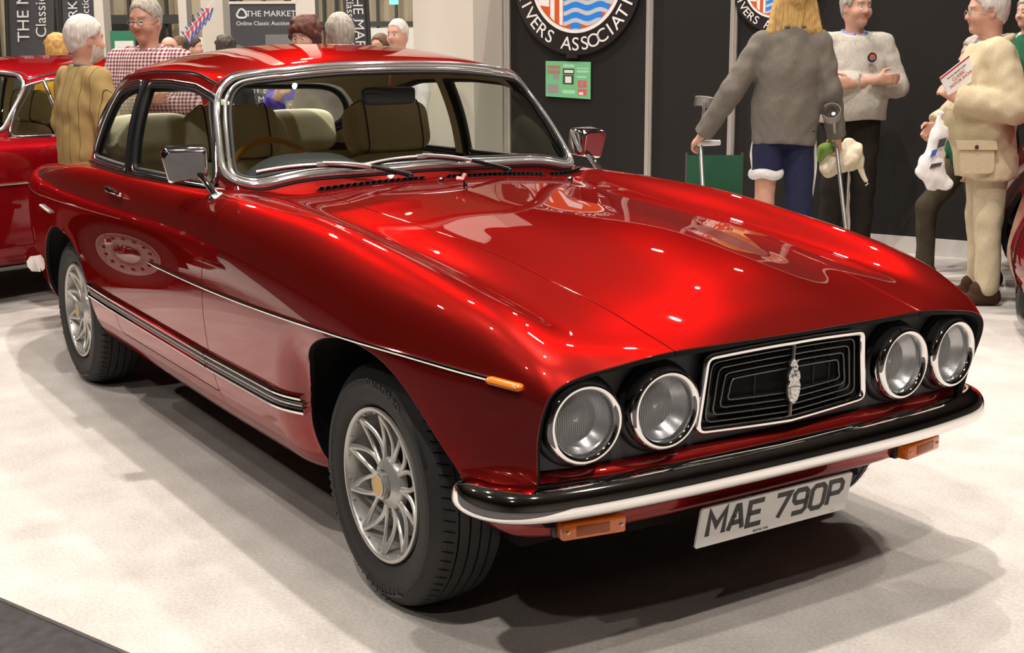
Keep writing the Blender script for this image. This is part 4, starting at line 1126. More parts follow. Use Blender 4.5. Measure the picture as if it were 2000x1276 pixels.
for (x0, y0, x1, y1, mm, nm) in ((.04, .64, .33, .88, 'photo_brown', 'picture'), (.05, .72, .32, .80, 'photo_grey', 'picture'), (.17, .50, .30, .62, 'photo_grey', 'picture'), (.04, .10, .30, .34, 'photo_grey', 'picture'), (.39, .64, .64, .80, 'photo_dark', 'picture'), (.42, .68, .62, .76, 'photo_white', 'picture'), (.39, .36, .63, .62, 'photo_dark', 'picture'), (.44, .40, .58, .58, 'photo_white', 'picture'), (.72, .28, .92, .48, 'photo_red', 'picture'), (.72, .06, .92, .24, 'photo_red', 'picture'), (.78, .32, .84, .44, 'photo_grey', 'picture'), (.75, .08, .84, .15, 'photo_white', 'picture'), (.40, .84, .64, .92, 'leaflet_pale', 'text_block'), (.70, .80, .96, .83, 'leaflet_pale', 'text_block'), (.70, .70, .96, .76, 'leaflet_pale', 'text_block'), (.38, .10, .66, .20, 'leaflet_pale', 'text_block'), (.70, .55, .9, .6, 'leaflet_pale', 'text_block')):
    hh = .0026+.0006*(mm in ('photo_white', 'photo_grey'))
    MB().extrude([(x0*Lx, y0*Lz), (x1*Lx, y0*Lz), (x1*Lx, y1*Lz), (x0*Lx, y1*Lz)], .001, hh, frame=fr).obj(nm, mm, t, smooth=False)

# ---- far hall: curtain bays, columns, banners
def bay(px0, px1, dep, name, m, z1=6.0, z0=0., thick=.15):
    a = at_depth(px0, 100, dep); b = at_depth(px1, 100, dep); u = (b-a)*[1, 1, 0]; L = np.linalg.norm(u); u /= L; n = np.array((-u[1], u[0], 0))
    mb = MB().box((0, 0, 0), (L/2, thick/2, (z1-z0)/2)); mb.xf(np.array([u, n, UP]).T, (a+b)/2*[1, 1, 0]+UP*(z0+z1)/2)
    return mb.obj(name, m, smooth=False)
for a, b in ((-40, 30), (190, 208), (340, 430), (480, 560), (620, 690), (700, 820)):
    structure(bay(a, b, 26., 'wall_curtain', 'curtain'))
for a in (-2, 64, 120, 214, 258, 292, 330, 470, 520, 570, 636, 660, 708, 740, 776):
    structure(bay(a-2.5, a+2.5, 25.6, 'trim_mullion', 'dark_steel'))
structure(bay(190, 380, 25.5, 'trim_rail', 'dark_steel', 2.15, 1.98)); structure(bay(208, 345, 25.9, 'wall_curtain', 'curtain', 6, 2.1))
structure(bay(620, 820, 25.5, 'trim_rail', 'dark_steel', 2.0, 1.9))
for a, b, dep in ((196, 214, 22), (404, 446, 16), (577, 622, 20), (358, 374, 23)):
    structure(bay(a, b, dep, 'wall_column', 'column', 9.0, 0, .4))
# banners
mat('banner_grey', (.045, .045, .050), .7); mat('banner_print', (.62, .62, .62), .7); mat('banner_edge', (.012, .012, .012), .6); mat('banner_photo', (.16, .15, .15), .6)
def feather_flag(pxl, pxr, dep, label, lines, lean=0., flip=False, edge=-1):
    a = at_depth(pxl, 98, dep); b = at_depth(pxr, 98, dep); a[2] = b[2] = 0
    u = b-a; L = np.linalg.norm(u); u /= L; n = np.cross(u, UP)                          # n looks to the camera
    t = thing('feather_flag', label, 'banner', tuple(a), 0, 'grey feather flags of the auction stand')
    H = 3.3; zz_ = np.linspace(.55, H, 24)
    def row(z): 
        k = lean*(z-1.45); return k
    P0 = np.array([row(z)*u+z*UP+n*.0 for z in zz_]); P1 = np.array([(row(z)+L)*u+z*UP+n*.03*math.sin(z*2) for z in zz_])
    P = np.stack([P0+(P1-P0)*k+n*.02*math.sin(k*math.pi) for k in np.linspace(0, 1, 8)], 1)
    P2 = P-n*.004
    mb = MB().grid(P); mb.grid(P2, flip=True); mb.obj('flag_cloth', 'banner_grey', t)
    pole = P0 if edge < 0 else P1
    MB().tube(np.concatenate([[pole[0]*[1, 1, 0]+UP*.02], pole]), .022, 8).obj('flag_pole', 'banner_edge', t)
    MB().box(pole[0]*[1, 1, 0]+UP*.02, (.22, .22, .02)).obj('flag_base', 'banner_edge', t)
    for txt, fr_, size, z0 in lines:
        V, F = text_mesh(txt, size, .001)
        # run of text goes up the flag
        up_ = UP*1.0+u*lean; side = -u
        if flip: side = u
        o = (row(z0)+L*fr_)*u+z0*UP+n*.030
        mb = MB().add(o+V[:, :1]*up_*(-1 if flip else 1)+V[:, 1:2]*side*(-1 if flip else 1)*(-1 if flip else 1)+V[:, 2:]*n, F)
        mb.obj('flag_lettering', 'banner_print', t, smooth=False, kind='stuff')
feather_flag(16, 106, 12., 'leaning dark grey feather flag lettered up its height behind the left car', [('THE MARKET', .38, .155, 2.0), ('Classic Auctions', .76, .135, 2.03)], .05)
feather_flag(122, 186, 14., 'upright dark grey feather flag above the tweed jacket man', [('THE MARKET', .42, .14, 1.72), ('Classic Auctions', .80, .11, 1.75)], .02)
feather_flag(676, 722, 12., 'dark grey feather flag seen from its back beside the grey haired man', [('THE MARKET', .62, .13, 1.62), ('Classic Auctions', .30, .10, 1.62)], -.04, True, 1)
def rollup(pxl, pxr, pyt, dep):
    a = at_depth(pxl, pyt, dep); b = at_depth(pxr, pyt, dep); H = a[2]; a = a*[1, 1, 0]; b = b*[1, 1, 0]
    u = b-a; L = np.linalg.norm(u); u /= L; n = np.cross(u, UP)
    t = thing('roll_up_banner', 'dark grey roll up banner lettered THE MARKET Online Classic Auctions', 'banner', tuple(a))
    fr = (np.zeros(3), u, UP, n)
    MB().extrude([(0, .08), (L, .08), (L, H), (0, H)], 0, .004, frame=fr).obj('banner_sheet', 'banner_grey', t, smooth=False)
    MB().extrude([(-.01, H), (L+.01, H), (L+.01, H+.03), (-.01, H+.03)], -.015, .015, frame=fr).obj('top_rail', 'panel_white', t, smooth=False)
    MB().extrude([(-.01, 0), (L+.01, 0), (L+.01, .08), (-.01, .08)], -.08, .08, frame=fr).obj('cassette', 'post_aluminium', t, smooth=False)
    k = L/127.
    def tx(s, x, y, size, sq=1.): 
        mb = MB(); text_add(mb, s, size, (u*x+UP*(H-y*k), u, UP, n), .005, .001, 0, sq); mb.obj('banner_lettering', 'banner_print', t, smooth=False, kind='stuff')
    tx('THE MARKET', L*.62, 19, .092, 1.05); tx('Online Classic Auctions', L*.51, 37, .066, 1.0)
    ringp = [(math.cos(q)*.052*(1+.12*math.cos(3*q+1.57)), math.sin(q)*.048*(1+.12*math.cos(3*q+1.57))) for q in np.linspace(0, 2*math.pi, 30, endpoint=False)]
    P = np.array([u*(L*.175+x)+UP*(H-19*k+y)+n*.006 for x, y in ringp]); MB().tube(P, .012, 6, True).obj('emblem', 'banner_print', t)
    MB().extrude([(L*.05, H-75*k), (L*.5, H-95*k), (L*.5, H-110*k), (L*.03, H-110*k)], .002, .005, frame=fr).obj('banner_picture', 'banner_photo', t, smooth=False)
    MB().extrude([(L*.52, H-58*k), (L*.98, H-58*k), (L*.98, H-110*k), (L*.52, H-110*k)], .002, .005, frame=fr).obj('banner_picture', 'banner_photo', t, smooth=False)
    tx('WHY BUY AT', L*.5, 165, .10); tx('THE MARKET?', L*.5, 183, .10)
    MB().extrude([(L*.05, H-140*k), (L*.95, H-140*k), (L*.95, H-152*k), (L*.05, H-152*k)], .002, .005, frame=fr).obj('orange_band', 'sign_orange', t, smooth=False)
    for j in range(4): MB().extrude([(L*.2, H-(198+j*8)*k), (L*.9, H-(198+j*8)*k), (L*.9, H-(200+j*8)*k), (L*.2, H-(200+j*8)*k)], .002, .005, frame=fr).obj('text_line', 'banner_photo', t, smooth=False)
rollup(449, 577, 8, 15.)
# bunting of small flags
mat('flag_red', (.55, .06, .07), .7); mat('flag_blue', (.08, .10, .32), .7); mat('flag_white', (.65, .60, .58), .7)
p0, p1_ = at_depth(364, 64, 13.), at_depth(411, 8, 13.)
t = thing('bunting', 'string of red white and blue flag bunting hung across the hall', 'bunting', tuple(p0))
dv = p1_-p0; rt = np.array((_cr[0], _cr[1], 0))
MB().tube([-dv*.1, dv*1.15], .004, 5).obj('string', 'flag_white', t)
for k in range(6):
    o = dv*(k+.3)/6.2; s_ = .085
    for w_, mm, h_ in ((1.0, 'flag_blue', 0), (.62, 'flag_white', .003), (.34, 'flag_red', .006)):
        mb = MB(); P = [o+rt*(-s_*w_*.8)-fwd*h_, o+rt*(s_*w_*.8)-fwd*h_, o-UP*s_*1.5*(.5+.5*w_)+rt*s_*.2-fwd*h_]
        mb.add(P+[p-fwd*-.002 for p in P], [(0, 1, 2), (5, 4, 3), (0, 3, 4, 1), (1, 4, 5, 2), (2, 5, 3, 0)]); mb.obj('flag', mm, t, smooth=False)
# green and white stall boards and a lit exit sign far behind
mat('stall_green', (.02, .16, .08), .6); mat('stall_white', (.62, .60, .55), .6); mat('exit_green', (.05, .6, .25), .5, emit=(.1, 1., .45), es=3.)
tag(bay(218, 266, 21., 'stall_board', 'stall_green', 1.78, 0, .06), 'dark green stall board standing far down the hall', 'board')
tag(bay(226, 262, 20.6, 'poster_board', 'stall_white', 1.62, 0, .06), 'white poster board in front of the green stall board', 'board')
tag(bay(385, 414, 19., 'price_board', 'stall_white', 1.65, 0, .06), 'white board beside the pale column under the bunting', 'board')
tag(bay(720, 812, 20., 'stall_counter', 'stall_white', 1.78, 0, .5), 'cream stall counter far down the hall below the exit sign', 'counter')
t = bay(763, 780, 22., 'exit_sign', 'exit_green', 2.32, 2.20, .04); tag(t, 'lit green exit sign hanging far down the hall', 'sign')
# ================================================================== neighbouring cars
KEEP = {'roof', 'headlining', 'windscreen', 'rear_window', 'door_window', 'quarter_window', 'windscreen_chrome_frame', 'windscreen_outer_seal', 'door_window_frame', 'quarter_window_frame',
        'drip_rail', 'centre_post', 'window_sill_trim', 'front_wings', 'bonnet', 'body_shell', 'door', 'inner_structure', 'tail_panel', 'floor_pan', 'wheel_well', 'front_fascia', 'headlamp',
        'grille_surround', 'grille_back', 'front_apron', 'front_bumper', 'rear_bumper', 'dashboard', 'cabin_floor', 'bulkhead', 'front_seat', 'rear_bench', 'door_handle'}
def copy_car(root, name, label, loc, rz, scale, paint, keep=KEEP):
    r = thing(name, label, 'car', loc, rz); r.scale = scale
    def rec(o, par):
        c = o.copy(); COL.objects.link(c); c.parent = par
        for sl in c.material_slots:
            if sl.material and sl.material.name == 'paint': sl.link = 'OBJECT'; sl.material = M[paint]
        for ch in o.children: rec(ch, c)
    for o in list(root.children):
        if o.name.split('.')[0] in keep: rec(o, r)
    return r
ang = math.atan2(-.956, .294); T_ = un(3, 275, 2, .955); Rz_ = rotz(ang)
loc = T_-Rz_@np.array((-1.20*.95, .735, 0)); loc[2] = 0
lc = copy_car(car, 'saloon_car', 'bright red classic car behind the man in the tweed jacket', tuple(loc), ang, (.95, 1, .97), 'paint_left')
# opening quarter light post, waist trim, spare wheel hatch seam and its badge on this car
P, N = look(gh, [(-1.60, .99), (-1.585, 1.15), (-1.565, 1.33)], (0, 2), 1, lambda V: V[:, 1] > .45); MB().tube(P+N*.004, .011, 8).obj('quarterlight_post', 'chrome', lc)
P, N = side_path([(-3.3, .742), (-2, .742), (-1, .742), (0, .745)], 80, 1, .004); MB().tube(P, .009, 8).obj('waist_strip', 'chrome', lc)
P, N = side_path([(-1.02, .93), (-1.045, .80), (-1.05, .6), (-1.04, .40), (-1.03, .30)], 30, 1, .0015); MB().tube(P, .004, 6).obj('hatch_seam', 'underbody', lc)
P, N = side_path([(-.985, .42), (-.985, .44), (-.984, .46)], 5, 1, .004); th = np.linspace(0, 2*math.pi, 20, endpoint=False)
MB().tube([P[0]+[math.cos(a)*.014, 0, math.sin(a)*.020] for a in th], .004, 6, True).obj('hatch_badge', 'gold_badge', lc); MB().tube([P[2], P[4]+[0, 0, .02]], .007, 8).obj('badge_stem', 'gold_badge', lc)
# pressed steel wheels with round holes and a bright dome
mat('steel_wheel', (.48, .44, .40), .4, .3)
wheel0 = [o for o in car.children if o.name == 'wheel'][0]
for cx in (0., -2.896):
    for s in (-1, 1):
        tw = [o for o in car.children if o.name.split('.')[0] == 'wheel' and abs(o.data.vertices[0].co.x-cx) < .6 and o.data.vertices[0].co.y*s > 0][0].copy(); COL.objects.link(tw); tw.parent = lc
        flip = np.diag([1, s, 1.]); o_ = (cx, s*.685, .327)
        d = MB().lathe([(.209, .090), (.208, .098), (.198, .100), (.192, .085), (.180, .068), (.150, .074), (.118, .080), (.095, .070)], 64, 'y').xf(flip, o_).obj('steel_disc', 'steel_wheel', tw)
        MB().lathe([(.100, .072), (.096, .092), (.080, .112), (.050, .126), (.0005, .131)], 40, 'y').xf(flip, o_).obj('hub_dome', 'chrome', tw)
        for k in range(14):
            a = 2*math.pi*k/14; MB().lathe([(.0005, .002), (.0135, .0015)], 14, 'y').xf(None, (math.sin(a)*.152, .0745, math.cos(a)*.152)).xf(flip, o_).obj('wheel_hole', 'black_matte', d)
# maroon car at the far edge: rounded older body
def old_car(loc, rz):
    r = thing('vintage_car', 'rounded maroon car beside the man in the beige field jacket', 'car', tuple(loc), rz)
    us = np.array([0, .06, .18, .4, .8, 1.4, 2.4, 3.3, 3.9, 4.25, 4.38, 4.4])
    wid = np.array([.30, .52, .66, .76, .82, .84, .85, .83, .76, .62, .40, .15])
    hgt = np.array([.62, .72, .80, .87, .93, .96, .97, .96, .92, .82, .70, .55])
    bot = np.array([.34, .26, .22, .20, .18, .18, .18, .18, .20, .26, .32, .38])
    sec = np.array([(.55, 0), (.90, .05), (1.0, .30), (.985, .42), (.93, .60), (.83, .80), (.66, .94), (.40, .99), (0, 1.0)])
    sec = np.concatenate([sec, (sec*[-1, 1])[::-1][1:]])
    ss = curve(sec, 90)
    G = []
    for u in np.linspace(0, 4.4, 120):
        w_, h_, b_ = [float(pchip(us, a, np.array([u]))[0]) for a in (wid, hgt, bot)]
        G.append(np.c_[np.full(90, -u), ss[:, 0]*w_, b_+ss[:, 1]*(h_-b_)])
    s = Surf.grid(np.array(G))
    if s.N[60*90+45][2] < 0: s = Surf.grid(np.array(G), True)
    AC = fillet([(-1.60, .05), (-1.58, .5), (-1.40, .68), (-1.10, .68), (-.92, .5), (-.90, .05)], .12); AC2 = AC-[2.4, 0]
    s = s.clip(lambda V: np.where(abs(V[:, 1]) > .45, -np.maximum(sdf(AC, V[:, [0, 2]]), sdf(AC2, V[:, [0, 2]])), 1.))
    s.obj('body', 'paint_maroon', r, .03)
    cab = []
    for k, (z, f) in enumerate(((.90, 1.), (1.1, .93), (1.30, .82), (1.42, .60), (1.45, .2))):
        a = np.linspace(0, 2*math.pi, 60, endpoint=False); e = lambda q: np.sign(q)*np.abs(q)**.6
        cab.append(np.c_[-2.3+e(np.cos(a))*1.15*f-.05*k, e(np.sin(a))*.66*f, np.full(60, z)])
    MB().grid(np.array(cab), False, True, flip=True).add(cab[-1], [tuple(range(60))]).obj('cabin', 'paint_maroon', r)
    for z0, z1 in ((1.0, 1.24),):
        for sx in (-1, 1):
            P = np.array([[(-2.3+dx, sx*(.66*(1.03-.075*(z-.9)/.2)), z) for dx in (-.75, -.3, .3, .7)] for z in (z0, 1.12, z1)]); MB().grid(P).obj('side_window', 'black_trim', r)
    MB().box((-2.2, 0, .24), (1.9, .5, .05)).obj('floor_pan', 'underbody', r)
    tyre = [o for o in car.children if o.name == 'wheel'][0]
    for x, sgn in ((-1.25, -1), (-3.65, -1), (-1.25, 1), (-3.65, 1)):
        t0 = MB().lathe([(.19, .09), (.24, .10), (.30, .085), (.325, .05), (.33, 0), (.325, -.05), (.30, -.085), (.2, -.09)], 48, 'y', (x, sgn*.66, .33)).obj('wheel', 'tyre', r)
        MB().lathe([(.0005, .075), (.10, .07), (.185, .085), (.2, .095)], 32, 'y').xf(np.diag([1, sgn, 1.]), (x, sgn*.66, .33)).obj('hub_cap', 'chrome_soft', t0)
    for sgn in (-1, 1):
        P, N = look(s, [(-1.02, .78), (-1.10, .782)], (0, 2), 1, lambda V: V[:, 1]*sgn > .3); MB().tube(curve([P[0], P[0]+N[0]*.03, P[1]+N[1]*.03, P[1]], 14), .009, 8).obj('wing_handle', 'chrome', r)
        P, N = look(s, curve([(-.62, .25), (-.60, .5), (-.62, .70), (-.66, .84)], 20), (0, 2), 1, lambda V: V[:, 1]*sgn > .3); MB().tube(P+N*.001, .004, 6).obj('panel_seam', 'underbody', r)
    return r
uu = np.array((.62, -.785)); e_ = np.array((-.80, 2.84)); side_n = np.array((.785, .62))       # to the car's left when it faces uu
old_car((e_[0]+side_n[0]*.86, e_[1]+side_n[1]*.86, 0), math.atan2(uu[1], uu[0]))
# ================================================================== people
class Field:
    def __init__(s, lo, hi, h):
        s.lo = np.asarray(lo, float); s.h = h; n = np.ceil((np.asarray(hi, float)-s.lo)/h).astype(int)+1
        s.n = n; s.F = np.full(n, .3, np.float32); s.ax = [s.lo[i]+h*np.arange(n[i]) for i in range(3)]
    def _blk(s, lo, hi):
        a = np.clip(np.floor((np.asarray(lo)-s.lo)/s.h).astype(int), 0, s.n-1); b = np.clip(np.ceil((np.asarray(hi)-s.lo)/s.h).astype(int)+1, 1, s.n)
        sl = tuple(slice(int(a[i]), int(b[i])) for i in range(3))
        X, Y, Z = np.meshgrid(*[s.ax[i][sl[i]] for i in range(3)], indexing='ij'); return sl, np.stack([X, Y, Z], -1)
    def put(s, d, sl, k, sub=False):
        A = s.F[sl]
        if sub:
            h = np.clip(.5-.5*(d+A)/k, 0, 1); s.F[sl] = (A*(1-h)-d*h)+k*h*(1-h)
        else:
            h = np.clip(.5+.5*(d-A)/k, 0, 1); s.F[sl] = (d*(1-h)+A*h)-k*h*(1-h)
    def cap(s, a, b, ra, rb=None, k=.02, sub=False, flat=None):
        """tapered capsule; flat = (axis vector, factor) squeezes the cross-section along that axis"""
        a = np.asarray(a, float); b = np.asarray(b, float); rb = ra if rb is None else rb
        m = max(ra, rb)*(1.0 if not flat else max(1., 1/flat[1]))+2*k+3*s.h
        sl, P = s._blk(np.minimum(a, b)-m, np.maximum(a, b)+m)
        ab = b-a; t = np.clip(((P-a)@ab)/(ab@ab+1e-12), 0, 1); D = P-a-t[..., None]*ab
        if flat:
            f = np.asarray(flat[0], float); f /= np.linalg.norm(f); q = D@f; D = D+(q*(1/flat[1]-1))[..., None]*f
        s.put((np.linalg.norm(D, axis=-1)-(ra+(rb-ra)*t)).astype(np.float32)*(1 if not flat else min(1, flat[1]*1.2)), sl, k, sub)
    def ell(s, c, r, k=.02, sub=False, R=None):
        c = np.asarray(c, float); r = np.asarray(r, float); m = r.max()+2*k+3*s.h
        sl, P = s._blk(c-m, c+m); Q = P-c
        if R is not None: Q = Q@np.asarray(R)
        l = np.linalg.norm(Q/r, axis=-1); g_ = np.linalg.norm(Q/r**2, axis=-1)
        s.put((l*(l-1)/np.maximum(g_, 1e-6)).astype(np.float32), sl, k, sub)
    def chain(s, pts, rs, k=.02, flat=None):
        for i in range(len(pts)-1): s.cap(pts[i], pts[i+1], rs[i], rs[i+1], k, False, flat)
    def noise(s, amp, fr, seed=0):
        rg = np.random.RandomState(seed); X, Y, Z = np.meshgrid(*s.ax, indexing='ij', sparse=True); N = 0
        for i in range(5):
            f = fr*(.6+rg.rand(3)*np.array([1, 1, .8])); p = rg.rand(3)*6
            N = N+np.sin(f[0]*X+p[0]+1.3*np.sin(f[2]*.5*Z+p[1]))*np.cos(f[1]*Y+p[1])*np.sin(f[2]*Z+p[2]+1.1*np.sin(f[1]*.6*Y))
        s.F += (amp*N/2).astype(np.float32)
    def mesh(s):
        F = s.F; S = F < 0; c = 0
        corners = [(i, j, k) for i in (0, 1) for j in (0, 1) for k in (0, 1)]
        n = np.array(F.shape)-1
        cnt = np.zeros(n, np.int8)
        for o in corners: cnt += S[o[0]:o[0]+n[0], o[1]:o[1]+n[1], o[2]:o[2]+n[2]]
        act = np.argwhere((cnt > 0) & (cnt < 8)); idm = -np.ones(n, np.int32); idm[tuple(act.T)] = np.arange(len(act))
        acc = np.zeros((len(act), 3)); num = np.zeros(len(act))
        for ax in range(3):
            for u in (0, 1):
                for v in (0, 1):
                    o = [0, 0, 0]; oo = [a for a in range(3) if a != ax]; o[oo[0]] = u; o[oo[1]] = v; e = list(o); e[ax] = 1
                    f0 = F[tuple((act+o).T)]; f1 = F[tuple((act+e).T)]; m = (f0 < 0) != (f1 < 0)
                    t = np.where(m, f0/np.where(m, f0-f1, 1), 0)
                    p = np.array(o, float)[None].repeat(len(act), 0); p[:, ax] = t
                    acc += p*m[:, None]; num += m
        V = s.lo+s.h*(act+acc/np.maximum(num, 1)[:, None]); Q = []
        for ax in range(3):
            a, b = [q for q in range(3) if q != ax]
            sl0 = [slice(1, -1)]*3; sl0[ax] = slice(0, -1); sl1 = [slice(1, -1)]*3; sl1[ax] = slice(1, None)
            S0, S1 = S[tuple(sl0)], S[tuple(sl1)]
            for flip in (0, 1):
                I = np.argwhere(S0 & ~S1) if not flip else np.argwhere(~S0 & S1)
                if not len(I): continue
                I[:, a] += 1; I[:, b] += 1
                def cell(da, db):
                    J = I.copy(); J[:, a] -= da; J[:, b] -= db; return idm[tuple(J.T)]
                q = np.stack([cell(1, 1), cell(0, 1), cell(0, 0), cell(1, 0)], -1)
                if (flip == 1) != (ax == 1): q = q[:, ::-1]
                Q.append(q)
        return V, np.concatenate(Q)
def smooth_mesh(V, Q, mi=None):
    me = bpy.data.meshes.new('b'); me.vertices.add(len(V)); me.vertices.foreach_set('co', V.astype(np.float32).ravel())
    me.loops.add(Q.size); me.loops.foreach_set('vertex_index', Q.astype(np.int32).ravel())
    me.polygons.add(len(Q)); me.polygons.foreach_set('loop_start', np.arange(0, Q.size, 4, dtype=np.int32))
    me.polygons.foreach_set('use_smooth', np.ones(len(Q), bool))
    if mi is not None: me.polygons.foreach_set('material_index', np.asarray(mi, np.int32))
    me.update(calc_edges=True); return me
def relax(V, Q, it=2):
    n = len(V)
    for _ in range(it):
        A = np.zeros((n, 3)); C = np.zeros(n)
        for i in range(4):
            np.add.at(A, Q[:, i], V[Q[:, (i+1) % 4]]+V[Q[:, i-1]]); np.add.at(C, Q[:, i], 2)
        V = V*.4+.6*A/np.maximum(C, 1)[:, None]
    return V
# fabrics
def fabric(name, col, rough=.9, amt=.12, sc=60): mat(name, col, rough, 0, .15, noise=(sc, amt), bump=(sc*4, .25, .002))
mat('skin', (.56, .30, .215), .55, 0, .35, noise=(14, .10)); mat('skin_pale', (.60, .36, .28), .55, 0, .35, noise=(14, .10)); mat('lip', (.46, .19, .145), .5); mat('eye_white', (.70, .66, .62), .3); mat('eye_dark', (.02, .015, .012), .3); mat('brow', (.25, .20, .16), .8)
def hair_mat(name, col, amt=.35):
    m = mat(name, col, .6, 0, .3); nt = m.node_tree; b = nt.nodes['Principled BSDF']; tc = nt.nodes.new('ShaderNodeTexCoord'); mp = nt.nodes.new('ShaderNodeMapping')
    mp.inputs['Scale'].default_value = (90, 90, 12); n = nt.nodes.new('ShaderNodeTexNoise'); n.inputs['Scale'].default_value = 1.; n.inputs['Detail'].default_value = 5
    nt.links.new(tc.outputs['Object'], mp.inputs[0]); nt.links.new(mp.outputs[0], n.inputs['Vector'])
    r = nt.nodes.new('ShaderNodeValToRGB'); r.color_ramp.elements[0].position = .3; r.color_ramp.elements[1].position = .7
    r.color_ramp.elements[0].color = (*[c*(1-amt) for c in col], 1); r.color_ramp.elements[1].color = (*[min(1, c*(1+amt)) for c in col], 1)
    nt.links.new(n.outputs['Fac'], r.inputs['Fac']); nt.links.new(r.outputs[0], b.inputs['Base Color'])
    bp = nt.nodes.new('ShaderNodeBump'); bp.inputs['Strength'].default_value = .6; bp.inputs['Distance'].default_value = .006; nt.links.new(n.outputs['Fac'], bp.inputs['Height']); nt.links.new(bp.outputs['Normal'], b.inputs['Normal'])
hair_mat('hair_white', (.62, .57, .52), .2); hair_mat('hair_grey', (.36, .32, .27), .35); hair_mat('hair_blond', (.50, .31, .11), .35); hair_mat('hair_red', (.10, .028, .018), .5); hair_mat('hair_dark', (.05, .035, .025), .5); hair_mat('hair_ginger', (.48, .27, .08), .3); hair_mat('hair_brown', (.14, .075, .04), .4)
fabric('cloth_beige', (.56, .47, .31), amt=.06); fabric('cloth_tan', (.54, .45, .31), amt=.06); fabric('cloth_greybrown', (.16, .142, .12), amt=.08); fabric('cloth_sweater', (.50, .465, .41)); fabric('cloth_navy', (.022, .025, .060)); fabric('cloth_dark', (.022, .018, .014)); fabric('cloth_olive_dark', (.055, .045, .030)); fabric('cloth_purple', (.10, .06, .45)); fabric('cloth_green', (.02, .10, .05)); fabric('cloth_grey', (.16, .15, .135)); fabric('cloth_blue', (.22, .26, .50)); fabric('cloth_white', (.70, .69, .67)); fabric('cloth_black', (.015, .015, .017)); fabric('shoe_brown', (.06, .03, .018)); fabric('cloth_yellow', (.60, .33, .02)); fabric('bag_cream', (.70, .62, .46)); fabric('plush_green', (.22, .36, .08))
def striped(name, base, line, lines, rough=.9):
    """thin woven lines: list of (axis, pitch in metres, share of pitch)"""
    m = mat(name, base, rough, 0, .15, bump=(250, .2, .002)); nt = m.node_tree; b = nt.nodes['Principled BSDF']; tc = nt.nodes.new('ShaderNodeTexCoord'); sp = nt.nodes.new('ShaderNodeSeparateXYZ'); nt.links.new(tc.outputs['Object'], sp.inputs[0])
    prev = None
    for ax, pitch, share in lines:
        a = nt.nodes.new('ShaderNodeMath'); a.operation = 'MULTIPLY'; a.inputs[1].default_value = 1/pitch; nt.links.new(sp.outputs[ax], a.inputs[0])
        f = nt.nodes.new('ShaderNodeMath'); f.operation = 'FRACT'; nt.links.new(a.outputs[0], f.inputs[0])
        c = nt.nodes.new('ShaderNodeMath'); c.operation = 'LESS_THAN'; c.inputs[1].default_value = share; nt.links.new(f.outputs[0], c.inputs[0])
        if prev is None: prev = c
        else:
            s_ = nt.nodes.new('ShaderNodeMath'); s_.operation = 'ADD'; nt.links.new(prev.outputs[0], s_.inputs[0]); nt.links.new(c.outputs[0], s_.inputs[1])
            h = nt.nodes.new('ShaderNodeMath'); h.operation = 'MULTIPLY'; h.inputs[1].default_value = 1.; nt.links.new(s_.outputs[0], h.inputs[0]); prev = h
    k = nt.nodes.new('ShaderNodeMath'); k.operation = 'MULTIPLY'; k.inputs[1].default_value = 1/len(lines); nt.links.new(prev.outputs[0], k.inputs[0])
    mx = nt.nodes.new('ShaderNodeMix'); mx.data_type = 'RGBA'; mx.inputs[6].default_value = (*base, 1); mx.inputs[7].default_value = (*line, 1)
    nt.links.new(k.outputs[0], mx.inputs[0]); nt.links.new(mx.outputs[2], b.inputs['Base Color'])
striped('cloth_check', (.66, .56, .55), (.16, .015, .03), [(1, .021, .5), (2, .021, .5)])
striped('cloth_tweed', (.36, .255, .105), (.10, .07, .02), [(1, .062, .05)])
def head_field(F, c, R, hs=1., beard=False):
    """face looks along local +x; R turns it"""
    c = np.asarray(c, float); T = lambda p: c+R@(np.asarray(p, float)*hs)
    def E(p, r, k=.02, sub=False): F.ell(T(p), np.asarray(r)*hs, k, sub, R)
    E((-.012, 0, .032), (.100, .077, .100), .02); E((.020, 0, -.040), (.068, .058, .075), .04); E((-.03, 0, -.03), (.07, .066, .07), .03)
    F.cap(T((.074, -.035, .030)), T((.074, .035, .030)), .014*hs, None, .02)
    for s in (-1, 1):
        E((.093, s*.031, .006), (.018, .018, .012), .012, True)
        E((.058, s*.040, -.030), (.030, .024, .026), .03)
        E((-.012, s*.079, -.004), (.020, .009, .031), .010)
        E((-.006, s*.084, -.004), (.010, .006, .018), .006, True)
        F.ell(T((.074, s*.031, .004)), np.array((.013, .014, .013))*hs, .004)
    F.cap(T((.084, 0, .014)), T((.106, 0, -.024)), .009*hs, .0135*hs, .012)
    for s in (-1, 1): E((.093, s*.012, -.028), (.012, .009, .008), .008)
    F.cap(T((.078, -.020, -.053)), T((.078, .020, -.053)), .0075*hs, None, .008); F.cap(T((.077, -.017, -.065)), T((.077, .017, -.065)), .0085*hs, None, .008)
    E((.066, 0, -.092), (.024, .026, .020), .03)
    if beard: E((.052, 0, -.070), (.052, .056, .05), .02)
    return T
